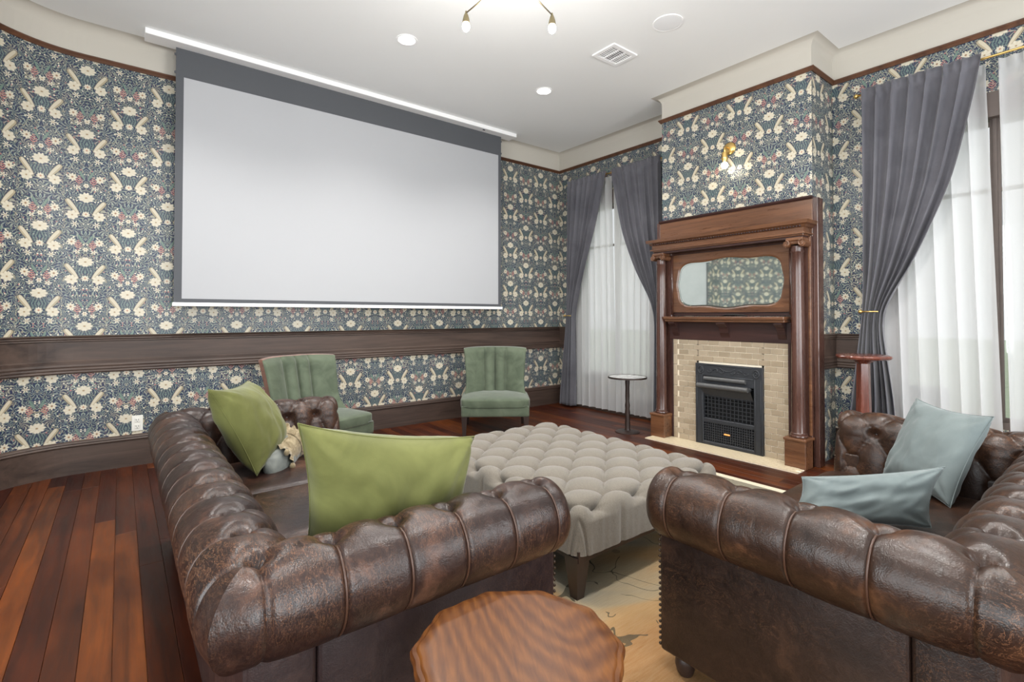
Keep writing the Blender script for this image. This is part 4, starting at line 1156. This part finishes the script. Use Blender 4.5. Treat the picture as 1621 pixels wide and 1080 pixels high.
# ================================================================== PILLOWS
def pillow_mb(c4, T, seed=0, n=46, pinch=.11, wr=.012, ear=.03):
    """c4: corners TL, TR, BR, BL"""
    TL, TR, BR, BL = [Vector(c) for c in c4]
    nrm = (TR - TL).cross(BL - TL).normalized()
    def pt(u, v, side):
        a = u * (1 - pinch * (1 - v * v) * abs(u)); b_ = v * (1 - pinch * (1 - u * u) * abs(v))
        s, t = (a + 1) / 2, (b_ + 1) / 2
        p = TL * (1 - s) * (1 - t) + TR * s * (1 - t) + BR * s * t + BL * (1 - s) * t
        f = (max(0, 1 - abs(u) ** 2.4) * max(0, 1 - abs(v) ** 2.4)) ** .52
        q = Vector((u * 2.3, v * 2.3, seed * 3.1 + side))
        w_ = wr * (mnoise.noise(q) + .6 * mnoise.noise(Vector((u * 6 + v * 2, v * 3, seed))) ) * (f ** .5)
        # creases fanning from the corners
        rad = math.hypot(1 - abs(u), 1 - abs(v)); th = math.atan2(1 - abs(v), 1 - abs(u))
        w_ += .007 * math.sin(th * 9 + seed) * math.exp(-(rad / .55) ** 2) * min(1, f * 3)
        w_ += .012 * math.sin(7 * (u * .8 + v * .55) + 5 * mnoise.noise(Vector((u, v, seed + side)))) * f * max(0, mnoise.noise(Vector((u * 1.3, v * 1.3, seed * 2.3))) + .3)
        return p + nrm * side * (T / 2 * f + w_)
    mb = MB()
    mb.grid(lambda a, b_: pt(a * 2 - 1, b_ * 2 - 1, 1), n, n); mb.grid(lambda a, b_: pt(a * 2 - 1, b_ * 2 - 1, -1), n, n)
    edge = [pt(-1 + 2 * k / 24, -1, 1) for k in range(24)] + [pt(1, -1 + 2 * k / 24, 1) for k in range(24)] + [pt(1 - 2 * k / 24, 1, 1) for k in range(24)] + [pt(-1, 1 - 2 * k / 24, 1) for k in range(25)]
    return mb, edge
def pillow(name, label, c4, T, mat, seed, group, **k):
    mb, edge = pillow_mb(c4, T, seed, **k)
    zb = min(c[2] for c in c4); cx_ = sum(c[0] for c in c4) / 4; cy_ = sum(c[1] for c in c4) / 4
    t = thing(name, label, 'pillow', (cx_, cy_, zb), group=group)
    obj('cover', mb, mat, t, True); obj('edge_seam', MB().tube(edge, .0022, 6), mat, t, True)
    return t
pillow('throw_pillow', 'olive green velvet pillow standing against the near sofa arm', [(.385, 1.44, 1.005), (.985, 1.47, .875), (1.01, 1.60, .45), (.44, 1.62, .46)], .24, 'green_velvet', 1, 'green velvet pillows')
pillow('throw_pillow', 'olive green velvet pillow leaning in the far sofa corner', [(.335, 2.80, .945), (.60, 3.30, .915), (.82, 3.24, .50), (.56, 2.84, .475)], .23, 'green_velvet', 2, 'green velvet pillows')
pillow('throw_pillow', 'square grey-blue pillow propped upright in the sofa corner', [(3.30, .755, .865), (3.03, .42, .855), (2.86, .54, .46), (3.12, .86, .47)], .17, 'blue_velvet', 3, 'grey-blue pillows')
pillow('throw_pillow', 'grey-blue lumbar pillow lying in front of the square one', [(2.25, .90, .625), (2.60, .505, .695), (2.50, .53, .47), (2.13, .92, .46)], .15, 'blue_velvet', 4, 'grey-blue pillows')
# small ruffled pillow
sm_ = thing('ruffled_pillow', 'small grey pillow with tan ruffled floral band beside green pillow', 'pillow', (.72, 3.0, .46))
p0 = Vector((.63, 2.90, .47)); p1 = Vector((.83, 3.16, .565)); ax = (p1 - p0); up = Vector((-.25, .1, .95)); up = (up - ax.normalized() * up.dot(ax.normalized())).normalized(); sdv = ax.normalized().cross(up)
hwv = up * .085
mbp, ed = pillow_mb([p0 + hwv * .9, p1 + hwv * .9, p1 - hwv, p0 - hwv], .13, 5, pinch=-.10, wr=.003)
obj('cover', mbp, 'grey_plush', sm_, True)
def band(s0, s1, k=1.0, wav=0):
    def fn(u, v):
        a = 2 * PI * u; s = lerp(s0, s1, v); c = p0 + ax * s
        q = 1 + wav * math.sin(u * 2 * PI * 16) * (v if s1 > s0 else v)
        return c + (up * .083 * math.cos(a) + sdv * .070 * math.sin(a)) * k * q
    return fn
obj('floral_band', MB().grid(band(.36, .78), 64, 6, True), 'ruffle', sm_, True)
for s0, s1 in ((.40, .26), (.74, .90)):
    def rf(u, v, s0=s0, s1=s1):
        a = 2 * PI * u; s = lerp(s0, s1, v); c = p0 + ax * s; q = (1 + .18 * v) * (1 + .10 * v * math.sin(u * 2 * PI * 15))
        return c + (up * .086 * math.cos(a) + sdv * .074 * math.sin(a)) * q
    obj('ruffle', MB().grid(rf, 128, 5, True), 'ruffle', sm_, True)
for s in (.25, .92):
    for k in range(7):
        a = 2 * PI * k / 7 + s; c = p0 + ax * s + (up * .10 * math.cos(a) + sdv * .088 * math.sin(a))
        obj('tassel', MB().sphere(tuple(c), .016, 8, 6, (1, 1, 1.2)), 'ruffle', sm_, True)

# ================================================================== SLIPPER CHAIRS
def slipper_chair(label, loc, rz, shell):
    root = thing('slipper_chair', label, 'chair', loc, rz, 'sage green slipper chairs')
    L_ = dict(parent=root, local=True)
    HB = .92
    grooves = (-.37, .0, .37)
    def back(s, t, off=0, bulge=True):
        """s -1..1 across, t 0..1 up; chair local frame, front towards -y"""
        w_ = lerp(.33, .372, t ** 1.5) + .042 * max(0, 1 - t / .35) ** 2
        z = lerp(.33, HB, t) - .012 * abs(s) ** 3 * (t ** 3)
        yb = .22 + .13 * t ** 1.2
        wing = (.12 + .20 * max(0, 1 - t / .45) ** 2) * abs(s) ** 3.5
        g = 0
        if bulge:
            edges = (-1.0,) + grooves + (1.0,)
            for a, b_ in zip(edges, edges[1:]):
                if a <= s <= b_: g = .078 * max(0.0, math.sin(PI * (s - a) / (b_ - a))) ** .45; break
            g *= min(1, (1 - t) * 9 + .25)
        z += .16 * g * t ** 6
        return Vector((s * w_, yb - wing - g + off, z))
    mb = MB().grid(lambda u, v: back(u * 2 - 1, v), 81, 34)
    obj('backrest', mb, 'sage_velvet', smooth=True, **L_)
    sh = MB().grid(lambda u, v: back(u * 2 - 1, v, .085 * (1 - .25 * abs(u * 2 - 1) ** 4), False), 41, 20)
    # rim between the front and the shell
    fr_ = [back(-1, k / 19) for k in range(20)] + [back(-1 + 2 * k / 40, 1) for k in range(1, 41)] + [back(1, 1 - k / 19) for k in range(1, 20)]
    bk_ = [back(-1, k / 19, .064, False) for k in range(20)] + [back(-1 + 2 * k / 40, 1, .085 * (1 - .25 * abs(-1 + 2 * k / 40) ** 4), False) for k in range(1, 41)] + [back(1, 1 - k / 19, .064, False) for k in range(1, 20)]
    n = len(fr_); rim = MB().add([tuple(p) for p in fr_] + [tuple((p + q) / 2 + Vector((0, 0, .008))) for p, q in zip(fr_, bk_)] + [tuple(p) for p in bk_], [(k, k + 1, n + k + 1, n + k) for k in range(n - 1)] + [(n + k, n + k + 1, 2 * n + k + 1, 2 * n + k) for k in range(n - 1)])
    obj('back_rim', rim, shell, smooth=True, **L_)
    obj('back_shell', sh, shell, smooth=True, **L_)
    for g in grooves:
        pts = [back(g, k / 16) + Vector((0, -.001, 0)) for k in range(1, 17)]
        obj('channel_seam_shade', MB().tube(pts, .0035, 6), 'sage_seam_shade', smooth=True, **L_)
    obj('seat_cushion', superbox((0, -.04, .355), (.378, .335, .055), .24, crown=.02), 'sage_velvet', smooth=True, **L_)
    obj('seat_apron', MB().bbox(-.365, .365, -.362, .30, .215, .335, .018, 3), 'sage_velvet', smooth=True, angle=40, **L_)
    obj('seat_welt', MB().tube([(-.345, -.366, .330), (.345, -.366, .330)], .005, 8), 'sage_velvet', smooth=True, **L_)
    for sx in (-1, 1):
        for yf, rake in ((-.325, -.0), (.25, .07)):
            x = sx * .332; a, b_ = .018, .030
            lg = MB().add([(x - a, yf + rake - a, 0), (x + a, yf + rake - a, 0), (x + a, yf + rake + a, 0), (x - a, yf + rake + a, 0), (x - b_, yf - b_, .23), (x + b_, yf - b_, .23), (x + b_, yf + b_, .23), (x - b_, yf + b_, .23)],
                          [(0, 3, 2, 1), (4, 5, 6, 7), (0, 1, 5, 4), (1, 2, 6, 5), (2, 3, 7, 6), (3, 0, 4, 7)])
            obj('leg', lg, 'dark_leg', **L_)
    return root
slipper_chair('sage green channel-back slipper chair by the far corner drape', (3.37, 4.60, 0), math.radians(-36), 'sage_velvet')
slipper_chair('sage green slipper chair with brown back behind the long sofa arm', (1.40, 4.66, 0), math.radians(18), 'chair_back_cloth')

# ================================================================== TABLES
# round scalloped end table in front
ex0, ey0, ez0, er = .705, .875, .57, .232
et = thing('round_end_table', 'round reddish oak end table with scalloped edge in the foreground', 'side table', (ex0, ey0, 0))
def scal(a, r_, h):
    k = max(0, min(1, (r_ - .12) / .10)); return r_ * (1 + k * (.020 * math.cos(10 * a) + .010 * math.cos(20 * a)))
obj('tabletop', MB().lathe([(.0001, 0), (.10, 0), (.19, 0), (er - .020, 0), (er - .016, -.002), (er - .013, -.006), (er - .004, -.008), (er + .001, -.014), (er + .001, -.022), (er - .006, -.030), (er - .016, -.034), (.10, -.034), (.0001, -.034)], (ex0, ey0, ez0), 120, rfn=scal), 'table_top', et, True, 35)
obj('apron', MB().lathe([(.0001, 0), (.165, 0), (.165, -.07), (.155, -.085), (.0001, -.085)], (ex0, ey0, ez0 - .033), 40), 'table_top', et, True, 35)
obj('pedestal', MB().lathe([(.03, 0), (.035, .05), (.055, .12), (.06, .18), (.04, .24), (.03, .30), (.045, .36), (.05, .38)], (ex0, ey0, .075), 24), 'table_top', et, True, 50)
for k in range(3):
    a = 2 * PI * k / 3 + .4
    pts = [(ex0 + math.cos(a) * q, ey0 + math.sin(a) * q, z) for q, z in ((.02, .15), (.07, .14), (.12, .09), (.16, .04), (.19, .016))]
    obj('leg', MB().tube(pts, [.024, .022, .019, .016, .014], 10), 'table_top', et, True)
# small stone-topped table by the far window
sx0, sy0 = 4.47, 3.60
st_ = thing('stone_side_table', 'slim bronze side table with pale round top before the far sheers', 'side table', (sx0, sy0, 0))
obj('tabletop', MB().lathe([(.0001, .618), (.205, .618), (.205, .606), (.0001, .606)], (sx0, sy0, 0), 40), 'stone', st_, True, 35)
obj('rim', MB().lathe([(.203, .602), (.214, .602), (.214, .620), (.206, .621), (.206, .606), (.203, .602)], (sx0, sy0, 0), 40), 'dark_leg', st_, True, 35)
obj('post', MB().lathe([(.022, .60), (.026, .56), (.022, .5), (.024, .4), (.021, .34), (.028, .30), (.024, .26), (.029, .22), (.024, .15), (.030, .10), (.027, .05), (.034, .02)], (sx0, sy0, 0), 12), 'dark_leg', st_, True)
obj('base', MB().lathe([(.0001, .026), (.05, .024), (.12, .014), (.135, .006), (.135, 0)], (sx0, sy0, 0), 32), 'dark_leg', st_, True, 40)
# pedestal stand by the near window
px0, py0 = 4.66, 1.40
pt_ = thing('plant_stand', 'tall cherry pedestal stand with scalloped top by the near drape', 'pedestal stand', (px0, py0, 0))
def oct_(a, r_, h): return r_ * (1 + .035 * math.cos(8 * a)) if r_ > .15 else r_
obj('top', MB().lathe([(.0001, .99), (.165, .99), (.182, .985), (.188, .975), (.182, .962), (.165, .955), (.0001, .955)], (px0, py0, 0), 64, rfn=oct_), 'cherry', pt_, True, 40)
obj('collar', MB().lathe([(.09, .956), (.075, .94), (.05, .925), (.045, .92)], (px0, py0, 0), 24), 'cherry', pt_, True)
pm = MB()
prof_ = [(.040, .93), (.043, .7), (.048, .45), (.056, .25), (.070, .12), (.085, .06)]
pm.lathe([(r_ * 1.15, z) for r_, z in prof_], (px0, py0, 0), 6)
obj('post', pm, 'cherry', pt_)
obj('base', MB().lathe([(.0001, .07), (.10, .065), (.15, .045), (.165, .02), (.165, 0)], (px0, py0, 0), 32), 'cherry', pt_, True, 40)
